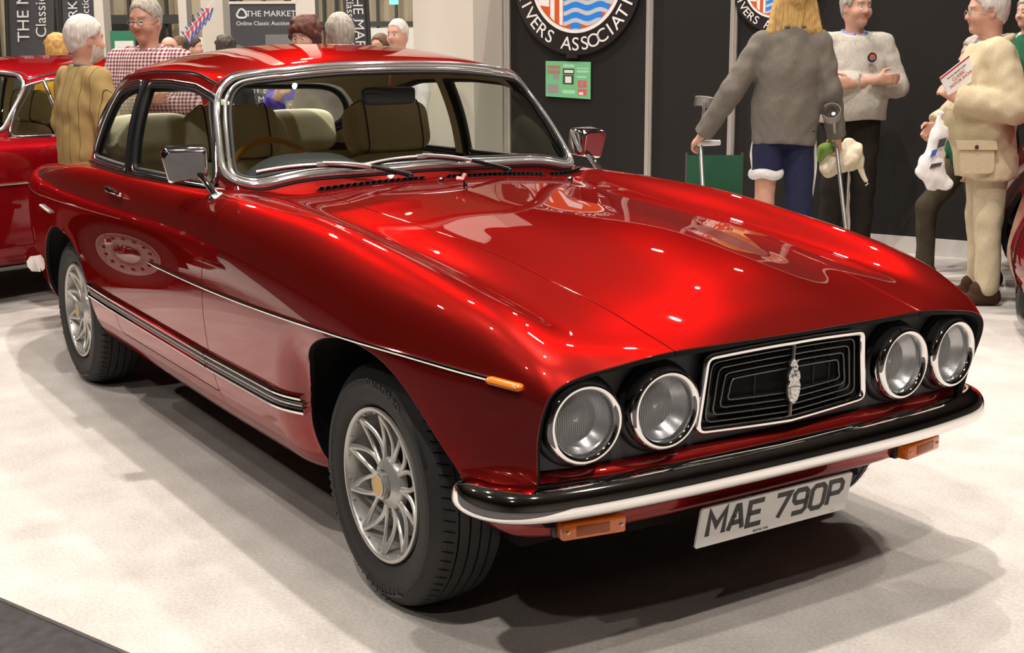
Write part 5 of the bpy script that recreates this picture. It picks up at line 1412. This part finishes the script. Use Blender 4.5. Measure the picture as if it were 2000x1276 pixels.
def hand(F, w_, d, palm, thumb, sc=1., curl=.5):
    """w_ wrist, d pointing to the fingers, palm = direction the palm faces, thumb side"""
    d = np.asarray(d, float); d /= np.linalg.norm(d); p = np.asarray(palm, float); p = p-d*(p@d); p /= np.linalg.norm(p)
    t = np.cross(d, p); t = t if t@np.asarray(thumb, float) > 0 else -t
    w_ = np.asarray(w_, float); L = .095*sc
    F.cap(w_-d*.02, w_+d*.03*sc, .027*sc, .030*sc, .015, False, (p, .72))
    for o in (-.024, -.008, .009, .026): F.cap(w_+d*.03*sc+t*o*.8*sc, w_+d*L*.93+t*o*sc, .0155*sc, .0125*sc, .012)
    for o, ln in ((.027, .070), (.009, .079), (-.009, .074), (-.026, .058)):
        a = w_+d*L*.93+t*o*sc; ang = 0.; q = a
        for seg, (fr_, r0, r1) in enumerate(((.45, .0100, .0094), (.32, .0094, .0086), (.25, .0086, .0074))):
            ang += curl*(.75, 1.0, .8)[seg]; v = d*math.cos(ang)+p*math.sin(ang); e = q+v*ln*fr_*sc; F.cap(q, e, r0*sc, r1*sc, .004); q = e
    a = w_+d*.028*sc+t*.026*sc; b = a+(d*.55+t*.72+p*.25)*.042*sc; c2 = b+(d*.85+t*.15+p*(.25+.5*curl))*.030*sc; e = c2+(d*.8+p*.5*curl-t*.2*curl)*.024*sc
    F.cap(a, b, .0155*sc, .0118*sc, .010); F.cap(b, c2, .0112*sc, .0100*sc, .005); F.cap(c2, e, .0100*sc, .0078*sc, .004)
def person(name, label, loc, rz, H=1.75, build=1.0, arms=None, hands=None, head=(0, 0, 0), lean=(0, 0), top='cloth_grey', bottom='cloth_dark', hair='hair_grey', style='short', skin='skin', hem=.86, loose=.018, h=.009, hc=.013, legs=None, collar=None, sleeve=1.0, glasses=False, beard=None, extra=None, bellyf=0., group=None, shorts=None):
    """stands at loc facing local +x turned by rz; arms: ((elbow, wrist) for right, left), local metres at height 1.75"""
    k = H/1.75; rt = thing(name, label, 'person', loc, rz, group)
    lx, ly = lean; S = lambda p: np.array(p, float)*k
    sh = {s: S((-.005+lx*.9, s*.170*build+ly*.9, 1.402)) for s in (-1, 1)}
    hipc = S((0, 0, .95)); chest = S((lx*.7, ly*.7, 1.28)); neck = S((lx*1.0-.01, ly, 1.47)); hd = S((lx*1.25+.02, ly*1.2, 1.625))
    arms = arms or (((.02, -.25, 1.14), (.08, -.26, .90)), ((.02, .25, 1.14), (.08, .26, .90)))
    A = {-1: [S(q) for q in arms[0]], 1: [S(q) for q in arms[1]]}
    legs = legs or (((.0, -.10, .50), (-.02, -.11, .09)), ((.0, .10, .50), (-.02, .11, .09))); Lg = {-1: [S(q) for q in legs[0]], 1: [S(q) for q in legs[1]]}
    Rh = rotz(head[0])@roty(head[1])@rotx(head[2])
    pts = [hd+.16, hd-.16]+A[-1]+A[1]+Lg[-1]+Lg[1]+list(sh.values()); lo = np.min(pts, 0)-.20; hi = np.max(pts, 0)+.20; lo[2] = -.01
    # ---- body: one continuous skin from head to ankles
    F = Field(lo, hi, h)
    for s in (-1, 1):
        F.chain([sh[s]-[0, s*.02, 0], A[s][0], A[s][1]], [.050*k, .040*k, .026*k], .02)
        F.chain([S((0, s*.09, .90)), Lg[s][0], Lg[s][1]], [.074*k, .054*k, .038*k], .02)
        F.cap(Lg[s][1]-[0, 0, .03], Lg[s][1]+[.12*k, s*.01, -.055], .030*k, .024*k, .02)
    F.chain([hipc-[0, 0, .04], (hipc+chest)/2, chest+[0, 0, .05]], [.088*k, .088*k, .11*k], .05); F.cap(sh[-1]-[0, -.03, 0], sh[1]-[0, .03, 0], .05*k, None, .05)
    F.cap(neck-[0, 0, .06], hd-Rh@np.array((.02, 0, .05)), .058*k, .055*k, .03)
    T = head_field(F, hd, Rh, k, bool(beard))
    for s in (-1, 1):
        hh = (hands or {}).get(s)
        if hh: hand(F, A[s][1], hh[0], hh[1], hh[2], k, hh[3] if len(hh) > 3 else .5)
        else:
            d = A[s][1]-A[s][0]; d /= np.linalg.norm(d); hand(F, A[s][1], d, (0, -s, 0) if abs(d[1]) < .8 else (0, 0, -1), (1, 0, 0), k, .35)
    V, Q = F.mesh(); V = relax(V, Q, 1)
    cen = V[Q].mean(1); lc_ = (cen-hd)@Rh/k; mi = np.zeros(len(Q), int)
    for s in (-1, 1):
        d = np.linalg.norm(lc_-np.array((.080, s*.031, .004)), axis=1); mi[(d < .0125)] = 1
        d = np.linalg.norm((lc_-np.array((.087, s*.031, .004)))*[.6, 1, 1], axis=1); mi[(d < .0062)] = 2
        mi[(lc_[:, 0] > .06) & (abs(abs(lc_[:, 1])-.031) < .021) & (abs(lc_[:, 2]-.031) < .0055)] = 4
    mi[(lc_[:, 0] > .077) & (abs(lc_[:, 1]) < .022) & (lc_[:, 2] < -.046) & (lc_[:, 2] > -.074)] = 3
    if beard: mi[(lc_[:, 2] < -.040+.25*(.06-lc_[:, 0])*(lc_[:, 0] < .06)) & (lc_[:, 2] > -.125) & (lc_[:, 0] > .0) & (mi == 0)] = 5
    link('body', smooth_mesh(V, Q, mi), [skin, 'eye_white', 'eye_dark', 'lip', 'brow', beard or hair], rt)
    # ---- hair
    if style:
        F = Field(hd-.26, hd+.22, .0085)
        E = lambda p, r, kk=.02, sub=False: F.ell(T(p), np.asarray(r)*k, kk, sub, Rh)
        if style in ('short', 'thin'):
            th_ = .012 if style == 'short' else .006
            E((-.018, 0, .040), (.104+th_, .079+th_, .100+th_)); E((-.05, 0, -.02), (.068, .068, .075), .02)
            E((.105, 0, -.030), (.098, .115, .112), .02, True); E((.03, 0, -.10), (.12, .12, .075), .02, True)
            for s in (-1, 1): E((.0, s*.085, -.012), (.024, .02, .034), .006, True)
        elif style == 'bald':
            E((-.030, 0, .012), (.094, .086, .070)); E((.09, 0, .0), (.115, .12, .16), .02, True); E((-.0, 0, .13), (.12, .12, .062), .02, True); E((.0, 0, -.11), (.12, .12, .06), .02, True)
        elif style == 'bob':
            E((-.020, 0, .040), (.122, .102, .110)); E((-.045, 0, -.03), (.095, .098, .085), .03); E((.110, 0, -.048), (.10, .085, .100), .015, True)
            for i in range(26):
                a = random.random()*6.28; z_ = random.uniform(-.06, .12); r_ = .105*math.sqrt(max(.1, 1-((z_-.03)/.12)**2))
                if math.cos(a) < .55 or z_ > .06: E((-.02+math.cos(a)*r_, math.sin(a)*r_*.92, z_), (.026, .026, .026), .012)
            E((.115, 0, -.055), (.10, .075, .095), .015, True)
        elif style == 'long':
            E((-.020, 0, .042), (.118, .096, .104)); E((.105, 0, -.05), (.10, .085, .11), .015, True)
            for s in (-1, -.6, -.2, .2, .6, 1):
                F.cap(T((-.07+.03*abs(s), s*.075, .03)), T((-.075+.02*abs(s), s*.130, -.150-.03*random.random())), .042*k, .030*k, .02)
        F.noise(.0035 if style != 'bob' else .006, 95, 3)
        V, Q = F.mesh(); link('hair', smooth_mesh(relax(V, Q, 1), Q), hair, rt)
    # ---- upper garment
    b = build; lz = hem*k
    F = Field(lo, hi, hc)
    W = np.array((1., 0, 0))
    F.chain([np.array((lx*.1, 0, lz+.03)), S((lx*.3+bellyf*.5, ly*.2, 1.02)), S((lx*.7, ly*.7, 1.26)), S((lx*.85, ly*.85, 1.36))], [(.172*b+loose)*k, (.165*b+loose)*k, (.172*b+loose)*k, (.128*b+loose*.5)*k], .06, (W, .70))
    if bellyf: F.ell(S((.05+bellyf*.5, 0, 1.05)), S((.13+bellyf, .16*b, .15)), .06)
    for s in (-1, 1): F.cap(S((lx*.95-.015, ly+s*.035, 1.455)), sh[s]+[0, -s*.01, -.008], .040*k, (.056+loose*.4)*k, .045)
    F.cap(S((lx-.01, ly, 1.40)), S((lx*1.05-.012, ly, 1.475)), .088*k, .070*k, .03)
    F.noise(.0065, 26, len(label)); F.noise(.004, 48, 7)
    X, Y, Z = np.meshgrid(*F.ax, indexing='ij', sparse=True)
    F.F = np.maximum(F.F, (lz-Z+.012*np.sin(Y*11+1)).astype(np.float32))
    for s in (-1, 1):                    # sleeves, each ending cleanly at the cuff
        a = A[s]; e = a[0]+(a[1]-a[0])*sleeve; G = Field(lo, hi, hc)
        G.chain([sh[s], a[0], e+(e-a[0])*.15], [(.060+loose*.6)*k, (.053+loose*.7)*k, (.038+loose*.7)*k], .02); G.noise(.0075, 34, 11+s)
        v = (a[1]-a[0])/np.linalg.norm(a[1]-a[0]); q = (X-e[0])*v[0]+(Y-e[1])*v[1]+(Z-e[2])*v[2]-.012; dd = np.sqrt((X-e[0])**2+(Y-e[1])**2+(Z-e[2])**2)
        G.F = np.where(dd < .14*k, np.maximum(G.F, q), G.F).astype(np.float32)
        kk = .022; hh_ = np.clip(.5+.5*(G.F-F.F)/kk, 0, 1); F.F = ((G.F*(1-hh_)+F.F*hh_)-kk*hh_*(1-hh_)).astype(np.float32)
    nk = S((lx*1.05-.012, ly, 1.478)); F.F = np.maximum(F.F, np.where((X-nk[0])**2+(Y-nk[1])**2 < (.12*k)**2, Z-nk[2]+.25*(X-nk[0]), -1)).astype(np.float32)
    V, Q = F.mesh(); link('upper_garment', smooth_mesh(relax(V, Q, 1), Q), top, rt)
    if collar:
        F = Field(S((lx-.17, ly-.17, 1.38)), S((lx+.19, ly+.17, 1.56)), .008); a = np.linspace(-2.6, 2.6, 14)
        P = [S((lx-.012+.074*math.cos(q), ly+.076*math.sin(q), 1.475-.018*math.cos(q)-.012*(abs(q) < .6))) for q in a]
        F.chain(P, [.011]*14, .008); 
        for s in (-1, 1): F.chain([S((lx+.060, ly+s*.030, 1.462)), S((lx+.092, ly+s*.055, 1.425))], [.014, .007], .008)
        V, Q = F.mesh(); link('collar', smooth_mesh(relax(V, Q, 1), Q), collar, rt)
    # ---- trousers
    F = Field(lo, hi, hc)
    F.cap(S((0, -.055, .93)), S((0, .055, .93)), .108*k*b, None, .04, False, (W, .85)); F.cap(S((0, -.05, 1.0)), S((0, .05, 1.0)), .098*k*b, None, .04, False, (W, .8))
    cut = {}
    for s in (-1, 1):
        e = Lg[s][1]
        F.chain([S((0, s*.088, .90)), Lg[s][0], e+[0, 0, .02]], [(.098*b)*k, .076*k, .066*k], .03)
    F.noise(.006, 24, 5); X, Y, Z = np.meshgrid(*F.ax, indexing='ij', sparse=True)
    F.F = np.maximum(F.F, np.where(np.zeros_like(Z+Y+X)+Z < .3, .035*k-Z, Z-1.06*k)).astype(np.float32)
    if shorts:                            # one leg rolled up
        sgn, zc_ = shorts; F.F = np.maximum(F.F, np.where(Y*sgn > .012, zc_*k-Z, -1)).astype(np.float32)
    V, Q = F.mesh(); link('trousers', smooth_mesh(relax(V, Q, 1), Q), bottom, rt)
    for s in (-1, 1):
        F = Field(Lg[s][1]-[.12, .10, .11], Lg[s][1]+[.24, .10, .10], .009); e = Lg[s][1]
        F.cap(e+[-.035, 0, -.048], e+[.15*k, s*.012, -.058], .042, .036, .02, False); F.cap(e+[-.02, 0, -.02], e+[.05, 0, .0], .050, .050, .02)
        F.F = np.maximum(F.F, (.002-(np.zeros(F.n)+F.ax[2][None, None]))).astype(np.float32)
        V, Q = F.mesh(); link('shoe', smooth_mesh(V, Q), 'shoe_brown', rt)
    if glasses:
        for s in (-1, 1):
            th = np.linspace(0, 2*math.pi, 24, endpoint=False)
            MB().tube([T((.100, s*.032+math.cos(a)*.022, .003+math.sin(a)*.015)) for a in th], .0018, 5, True).obj('spectacle_rim', 'brow', rt)
            MB().tube([T((.098, s*.054, .008)), T((.05, s*.080, .010)), T((-.01, s*.085, .006))], .0018, 5).obj('spectacle_arm', 'brow', rt)
        MB().tube([T((.101, -.011, .006)), T((.103, 0, .009)), T((.101, .011, .006))], .0018, 5).obj('spectacle_bridge', 'brow', rt)
    return rt, dict(A=A, hd=hd, T=T, sh=sh, L=Lg, k=k)
toward = math.atan2(-_cf[1], -_cf[0])         # angle of "facing the camera"
def spot(px, dep, py=100):
    p = at_depth(px, py, dep); p[2] = 0; return tuple(p)
CROSSED = (((.06, -.27, 1.15), (.24, .06, 1.185)), ((.06, .27, 1.14), (.23, -.10, 1.16)))
CROSSH = {-1: ((.1, 1, .05), (-1, 0, 0), (0, 0, 1), .35), 1: ((.1, -1, .05), (-1, 0, 0), (0, 0, 1), .35)}

# man in tweed jacket, back turned
person('person', 'white haired man in an olive tweed jacket, his back turned, beside the coupe', spot(152, 7.1), toward+math.pi-.75, 1.625, .98, head=(-.10, .05, 0), lean=(.03, 0), top='cloth_tweed', bottom='cloth_olive_dark', hair='hair_white', style='short', beard='hair_white', hem=.80, loose=.03, h=.010, collar='cloth_grey')
# man in checked shirt, arms folded
person('person', 'man in a red and white checked shirt and glasses with folded arms', spot(290, 7.7), toward-.20, 1.745, 1.12, arms=CROSSED, hands=CROSSH, head=(-.12, .12, 0), top='cloth_check', bottom='cloth_navy', hair='hair_grey', style='thin', collar='cloth_check', glasses=True, h=.0085, hc=.012, loose=.024)
# blond person on crutches
hl = ((.10, .44, .905), (.06, -.325, .885))
pr, J = person('person', 'person with long blond hair and grey brown shirt leaning on two crutches', spot(1537, 7.8), toward+math.pi+.05, 1.845, .95, arms=(((-.02, -.245, 1.13), (.07, -.325, .885)), ((.0, .31, 1.13), (.10, .44, .895))), hands={-1: ((.5, -.25, -.8), (0, .4, -.3), (1, .3, 0), .75), 1: ((.5, .5, -.6), (0, -.5, -.5), (1, 0, .3), .75)}, lean=(.02, -.03), top='cloth_greybrown', bottom='cloth_navy', hair='hair_blond', style='long', hem=.835, loose=.022, h=.008, hc=.011, shorts=(1, .66), collar='cloth_greybrown')
k = J['k']; kn = J['L'][1][0]
th = np.linspace(0, 2*math.pi, 30, endpoint=False)
MB().tube([np.array((math.cos(a)*.078, kn[1]-.005+math.sin(a)*.078, .672*k+.008*math.sin(3*a))) for a in th], .030, 10, True).obj('rolled_cuff', 'cloth_white', pr)
MB().tube([np.array((-.01, -.185, .86*k)), np.array((0, -.198, .70*k)), np.array((0, -.172, .45*k)), np.array((-.02, -.175, .12*k))], .012, 6, flat=.35).obj('side_stripe', 'cloth_white', pr)
MB().tube([np.array((-.01, .183, .86*k)), np.array((0, .192, .78*k)), np.array((0, .178, .70*k))], .012, 6, flat=.35).obj('side_stripe', 'cloth_white', pr)
def to_world(o, p): return np.array(o.location)+rotz(o.rotation_euler[2])@np.asarray(p, float)
mat('crutch_metal', (.42, .41, .40), .35, .8); mat('crutch_grey', (.30, .28, .26), .6); mat('crutch_white', (.75, .75, .74), .4)
def crutch(hand_w, cuff_w, foot_w, hdir, label, hm):
    t = thing('crutch', label, 'crutch', (foot_w[0], foot_w[1], 0), 0, 'elbow crutches'); o = np.array((foot_w[0], foot_w[1], 0))
    h_, c_, f_ = np.asarray(hand_w)-o, np.asarray(cuff_w)-o, np.asarray(foot_w)-o
    MB().tube([f_+UP*.03, f_*.4+h_*.6, h_], .0125, 10).obj('lower_shaft', 'crutch_metal', t); MB().tube([h_, h_*.4+c_*.6, c_], .0115, 10).obj('upper_shaft', 'crutch_metal', t)
    MB().lathe([(.0005, 0), (.022, 0), (.020, .03), (.014, .06)], 14, 'z', f_*[1, 1, 0]).obj('rubber_foot', 'rubber', t)
    hd_ = np.asarray(hdir, float); hd_ /= np.linalg.norm(hd_); MB().tube(curve([h_-hd_*.02, h_+hd_*.05, h_+hd_*.13], 10), [.02]*2+[.019]*6+[.017]*2, 10).obj('handle', hm, t)
    ax = (c_-h_)/np.linalg.norm(c_-h_); u = np.cross(ax, UP); u /= np.linalg.norm(u); v = np.cross(ax, u); G = []
    for s_ in (-.03, .03): G.append([c_+u*.0+np.array(hdir)*.0+ax*s_+(u*math.cos(a)+v*math.sin(a))*.055+fwd*.05 for a in np.linspace(.6, 2*math.pi-.6, 20)])
    G2 = [[q-ax*0+(q-(c_+fwd*.05))*-.07 for q in r] for r in G]
    MB().grid(np.array([G[0], G[1], G2[1], G2[0]]), True).obj('forearm_cuff', 'crutch_grey', t)
hw = to_world(pr, J['A'][1][1]); hw = hw+fwd*.03+rgt*-.015+UP*-.06
crutch(hw, at_depth(1377, 200, 7.95), at_depth(1384, 560, 7.8)*[1, 1, 0], rgt*.9+fwd*.3, 'elbow crutch with white handle in the blond person left hand', 'crutch_white')
hw2 = to_world(pr, J['A'][-1][1]); hw2 = hw2+fwd*.04+rgt*.01+UP*-.06
crutch(hw2, at_depth(1628, 222, 7.75), at_depth(1667, 560, 7.9)*[1, 1, 0], fwd*.9+rgt*.3, 'elbow crutch with grey handle beside the cream drawstring bag', 'crutch_grey')
# cream drawstring bag with a green soft toy, hanging from the same hand
def blob(name, m, parent, parts, lo, hi, h=.008, nz=.005):
    F = Field(lo, hi, h)
    for q in parts: (F.cap(*q[1:]) if q[0] == 'c' else F.ell(*q[1:]))
    F.noise(nz, 45, 2); V, Q = F.mesh(); return link(name, smooth_mesh(relax(V, Q, 1), Q), m, parent)
o = at_depth(1650, 312, 8.12); bag = thing('drawstring_bag', 'cream cloth drawstring bag hanging from the hand on the crutch', 'bag', tuple(o))
r3 = rgt; 
blob('bag_body', 'bag_cream', bag, [('e', (r3*-.02), np.array((.105, .105, .07)), .03), ('c', r3*-.10+UP*-.05, r3*.06+UP*.06, .055, .05, .04), ('c', r3*.07+UP*.02, r3*.10+UP*-.04, .04, .025, .03), ('c', UP*.05, UP*.10+r3*.02, .05, .03, .03)], (-.25, -.25, -.2), (.25, .25, .22), nz=.010)
MB().tube(curve([r3*.09+UP*-.02, r3*.11+UP*-.08, r3*.13+UP*-.12, r3*.14+UP*-.135], 12), np.linspace(.022, .012, 12), 8).obj('bag_tail', 'bag_cream', bag)
MB().tube([r3*.14+UP*-.13, r3*.15+UP*-.15, r3*.135+UP*-.16], .004, 6).obj('draw_cord', 'cloth_white', bag)
o2 = at_depth(1618, 292, 8.10); toy = thing('soft_toy', 'green plush leaf sticking out of the cream drawstring bag', 'toy', tuple(o2))
blob('plush_body', 'plush_green', toy, [('e', r3*.0, np.array((.05, .05, .04)), .02), ('c', r3*-.03+UP*.0, r3*-.05+UP*-.06, .035, .02, .03), ('c', r3*.02+UP*.03, r3*.05+UP*.06, .03, .02, .02)], (-.16, -.16, -.14), (.16, .16, .14), nz=.007)
# man in grey sweater
pi_, Ji = person('person', 'man in a pale grey sweater with folded arms in front of the black panels', spot(1668, 8.75), toward+.12, 1.835, 1.08, arms=CROSSED, hands=CROSSH, head=(.25, 0, 0), top='cloth_sweater', bottom='cloth_dark', hair='hair_grey', style='short', collar='cloth_blue', hem=.925, loose=.03, sleeve=.72, h=.0085, hc=.012, bellyf=.03)
b = MB().lathe([(.0005, .006), (.030, .004), (.032, 0)], 24, 'x', (.205, .045, 1.385)); b.obj('club_badge', 'sign_black', pi_); MB().lathe([(.0005, .007), (.021, .006)], 20, 'x', (.205, .045, 1.385)).obj('badge_field', 'sign_orange', pi_)
MB().box((.2125, .045, 1.375), (.001, .014, .006)).obj('badge_wave', 'sign_blue', pi_)
# man in beige field jacket, in profile
face_left = math.atan2(-_cr[1], -_cr[0])
pj, Jj = person('person', 'white haired man in a beige field jacket and glasses holding a magazine', spot(1944, 7.35), face_left-.12, 1.762, 1.10, arms=(((.02, -.27, 1.12), (.25, -.20, 1.0)), ((-.06, .285, 1.115), (.225, .20, 1.160))), hands={1: ((.7, -.35, .5), (.2, -.9, -.1), (.3, .1, 1), .75), -1: ((.6, .2, -.6), (0, 1, 0), (1, 0, .4), .9)}, head=(.1, .06, 0), lean=(.035, 0), top='cloth_beige', bottom='cloth_tan', hair='hair_white', style='short', glasses=True, hem=.715, loose=.050, h=.008, hc=.012, bellyf=.07, collar='cloth_blue')
def side_panel(pts, y0, y1, m, nm, rad=.02):
    MB().extrude(fillet(pts, rad, 4), 0, .012, frame=((0, y0, 0), (1, (y1-y0)*1.5, 0), (0, 0, 1), (0, 1, 0))).obj(nm, m, pj, angle=30)
side_panel([(.02, .765), (.20, .765), (.215, .93), (.03, .93)], .247, .225, 'cloth_beige', 'jacket_pocket', .035)
side_panel([(.012, .895), (.225, .895), (.235, .945), (.022, .945)], .256, .234, 'cloth_beige', 'pocket_flap', .008)
for x, y, z in ((.125, .268, .91), (.215, .245, 1.125), (.212, .25, 1.175)): MB().lathe([(.0005, .005), (.010, .004), (.011, 0)], 12, 'y', (x, y, z)).obj('jacket_button', 'shoe_brown', pj)
F = Field((-.20, -.2, 1.36), (.22, .2, 1.56), .009); P = [np.array((.035-.02+.098*math.cos(q), .100*math.sin(q), 1.462-.045*math.cos(q))) for q in np.linspace(-2.7, 2.7, 16)]; F.chain(P, [.022]*16, .012); V, Q = F.mesh(); link('jacket_collar', smooth_mesh(relax(V, Q, 1), Q), 'cloth_beige', pj)
# the magazine in his hand
mat('paper_white', (.80, .78, .75), .45); mat('print_red', (.50, .03, .04), .5); mat('print_dark', (.06, .055, .06), .5); mat('print_blue', (.06, .12, .42), .5)
q = [at_depth(*v) for v in ((1836, 152, 7.18), (1893, 107, 7.22), (1906, 155, 7.24), (1852, 186, 7.20))]
mg = thing('magazine', 'white and red show magazine held in the beige jacket man hand', 'magazine', tuple(q[3])); L_ = [v-q[3] for v in q]
nrm = np.cross(L_[1]-L_[0], L_[3]-L_[0]); nrm /= np.linalg.norm(nrm); nrm *= -1 if nrm@fwd > 0 else 1
b = MB().add([v for v in L_]+[v-nrm*.006 for v in L_], [(0, 1, 2, 3), (7, 6, 5, 4), (0, 4, 5, 1), (1, 5, 6, 2), (2, 6, 7, 3), (3, 7, 4, 0)]); b.obj('pages', 'paper_white', mg, smooth=False)
ux = L_[1]-L_[0]; lx_ = np.linalg.norm(ux); ux /= lx_; vy = L_[0]-L_[3]; vy -= ux*(vy@ux); ly_ = np.linalg.norm(vy); vy /= ly_
fr = (L_[3]*0, ux, vy, nrm)
b = MB(); b.extrude([(-.005+(L_[0]@ux), ly_-.010), (lx_*.98+(L_[0]@ux), ly_-.010), (lx_*.98+(L_[0]@ux), ly_-.002), (-.005+(L_[0]@ux), ly_-.002)], .0005, .002, frame=fr); b.obj('red_edge', 'print_red', mg, smooth=False)
for tx_, sz, y_, mm in (("THE UK'S BIGGEST & BEST", .0125, .70, 'print_dark'), ('CLASSIC', .026, .48, 'print_red'), ('MOTOR SHOW', .024, .24, 'print_red')):
    b = MB(); text_add(b, tx_, sz, (ux*lx_*.52+vy*ly_*y_+nrm*.001, ux, vy, nrm), .0005, .0003); b.obj('cover_lettering', mm, mg, smooth=False, kind='stuff')
# carrier bag
o = at_depth(1823, 300, 7.30); cb = thing('carrier_bag', 'white plastic carrier bag with black and blue print beside the beige jacket', 'bag', tuple(o)); fl_ = np.array((_cr[0], _cr[1], 0))
F = Field((-.24, -.24, -.24), (.24, .24, .30), .0095); F.chain([fl_*.03+UP*.22, fl_*.025+UP*.10, fl_*-.01+UP*-.08, fl_*.02+UP*-.15], [.018, .040, .066, .060], .03, (fwd, .45)); F.cap(fl_*-.05+UP*-.10, fl_*.09+UP*-.17, .03, .03, .03); F.noise(.006, 42, 5); F.noise(.003, 80, 6); V, Q = F.mesh(); link('bag_film', smooth_mesh(V, Q), 'paper_white', cb)
for (x0, z0, x1, z1, mm) in ((.005, .03, .045, .09, 'print_dark'), (-.03, -.02, .0, .03, 'print_blue'), (-.03, -.08, .03, -.045, 'print_dark')):
    MB().extrude([(x0, z0), (x1, z0+.015), (x1+.01, z1), (x0+.01, z1-.01)], 0, .002, frame=(-fwd*.040, fl_, UP, -fwd)).obj('bag_print', mm, cb, smooth=False)
# people behind
SB = (((.27, -.10, .54), (.25, -.11, .09)), ((-.05, .10, .50), (-.16, .11, .09)))
person('person', 'person in dark olive trousers standing behind the beige jacket man', spot(1910, 7.98), face_left, 1.50, 1.0, legs=SB, top='cloth_green', bottom='cloth_olive_dark', hair='hair_grey', h=.012, hc=.015, head=(0, 0, 0))
person('person', 'person in a green jumper behind the shoulder of the beige jacket man', spot(2006, 11.3), face_left+.5, 1.86, 1.05, top='cloth_green', bottom='cloth_dark', hair='hair_grey', h=.012, hc=.015, collar='cloth_white')
person('person', 'ginger haired person in yellow seen past the red saloon car', spot(112, 11.5), toward+math.pi-.3, 1.60, .95, top='cloth_yellow', bottom='cloth_dark', hair='hair_ginger', style='bob', h=.012, hc=.015)
pd, Jd = person('person', 'woman with curly dark red hair in a purple blue top looking at a phone', spot(597, 8.55), toward-.15, 1.655, .92, arms=(((.05, -.24, 1.14), (.26, -.14, 1.22)), ((.05, .23, 1.10), (.25, .06, 1.12))), hands={1: ((.6, -.7, .2), (-.6, -.3, .3), (0, 0, 1), .7), -1: ((.5, .6, .5), (-.5, .5, 0), (0, 0, 1), .6)}, head=(-.15, .22, 0), top='cloth_purple', bottom='cloth_dark', hair='hair_red', style='bob', h=.009, hc=.013)
wp = to_world(pd, Jd['A'][1][1]+np.array((.07, -.07, .02))); ph = MB().box((0, 0, 0), (.036, .004, .07), bev=.003).xf(rotz(toward-1.2)@rotx(.5), (0, 0, 0)).obj('phone', 'black_trim'); ph.location = wp; tag(ph, 'black phone held by the woman in the purple blue top', 'phone')
person('person', 'grey haired man in a grey coat with his back turned beside the woman in purple', spot(663, 7.7), toward+math.pi+.1, 1.645, 1.0, head=(.35, 0, 0), top='cloth_grey', bottom='cloth_dark', hair='hair_grey', style='short', h=.011, hc=.014, loose=.03)
person('person', 'white haired man in a white top in front of the cream stall counter', spot(779, 11.), toward-.5, 1.69, 1.05, top='cloth_white', bottom='cloth_dark', hair='hair_white', style='thin', skin='skin', h=.012, hc=.015)
person('person', 'brown haired person behind the man at the cream stall counter', spot(744, 13.2), toward-.6, 1.60, 1.0, top='cloth_dark', hair='hair_brown', h=.013, hc=.016)
person('person', 'brown haired person under the flag bunting far down the hall', spot(352, 16.), toward-1.2, 1.62, 1.0, top='cloth_tan', hair='hair_brown', style='thin', h=.013, hc=.016)
person('person', 'person in a black coat under the flag bunting far down the hall', spot(377, 14.5), toward+1.4, 1.60, 1.05, top='cloth_black', hair='hair_dark', h=.013, hc=.016)
person('person', 'dark haired person in front of the roll up banner', spot(441, 13.6), toward+2.8, 1.60, 1.0, top='cloth_black', hair='hair_dark', style='bob', h=.013, hc=.016)
person('person', 'bald person behind the man in the checked shirt', spot(330, 13.), toward+2.6, 1.585, 1.0, top='cloth_tan', hair='hair_brown', style='bald', h=.013, hc=.016)
# folded green camp chair by the panels
mat('camp_green', (.012, .085, .040), .75)
o = at_depth(1396, 340, 9.0); o[2] = 0; ch = thing('camp_chair', 'green canvas camp chair standing by the black panels', 'chair', tuple(o), math.atan2(_cr[1], _cr[0]))
MB().grid(np.array([[(x, .02*math.cos(x*6), z) for x in np.linspace(-.19, .19, 12)] for z in np.linspace(.38, .735, 8)])).obj('backrest', 'camp_green', ch)
MB().grid(np.array([[(x, -y, .40-.03*math.cos(x*7)) for x in np.linspace(-.19, .19, 12)] for y in np.linspace(0, .36, 8)])).obj('seat', 'camp_green', ch)
for s in (-1, 1):
    MB().tube([(s*.19, .02, .0), (s*.19, .02, .75)], .010, 8).obj('back_post', 'dark_steel', ch); MB().tube([(s*.19, -.36, .0), (s*.19, -.36, .42)], .010, 8).obj('front_leg', 'dark_steel', ch)
    MB().tube([(s*.19, .02, .02), (s*.19, -.36, .40)], .008, 8).obj('cross_brace', 'dark_steel', ch); MB().tube([(s*.19, .02, .40), (s*.19, -.36, .02)], .008, 8).obj('cross_brace', 'dark_steel', ch)
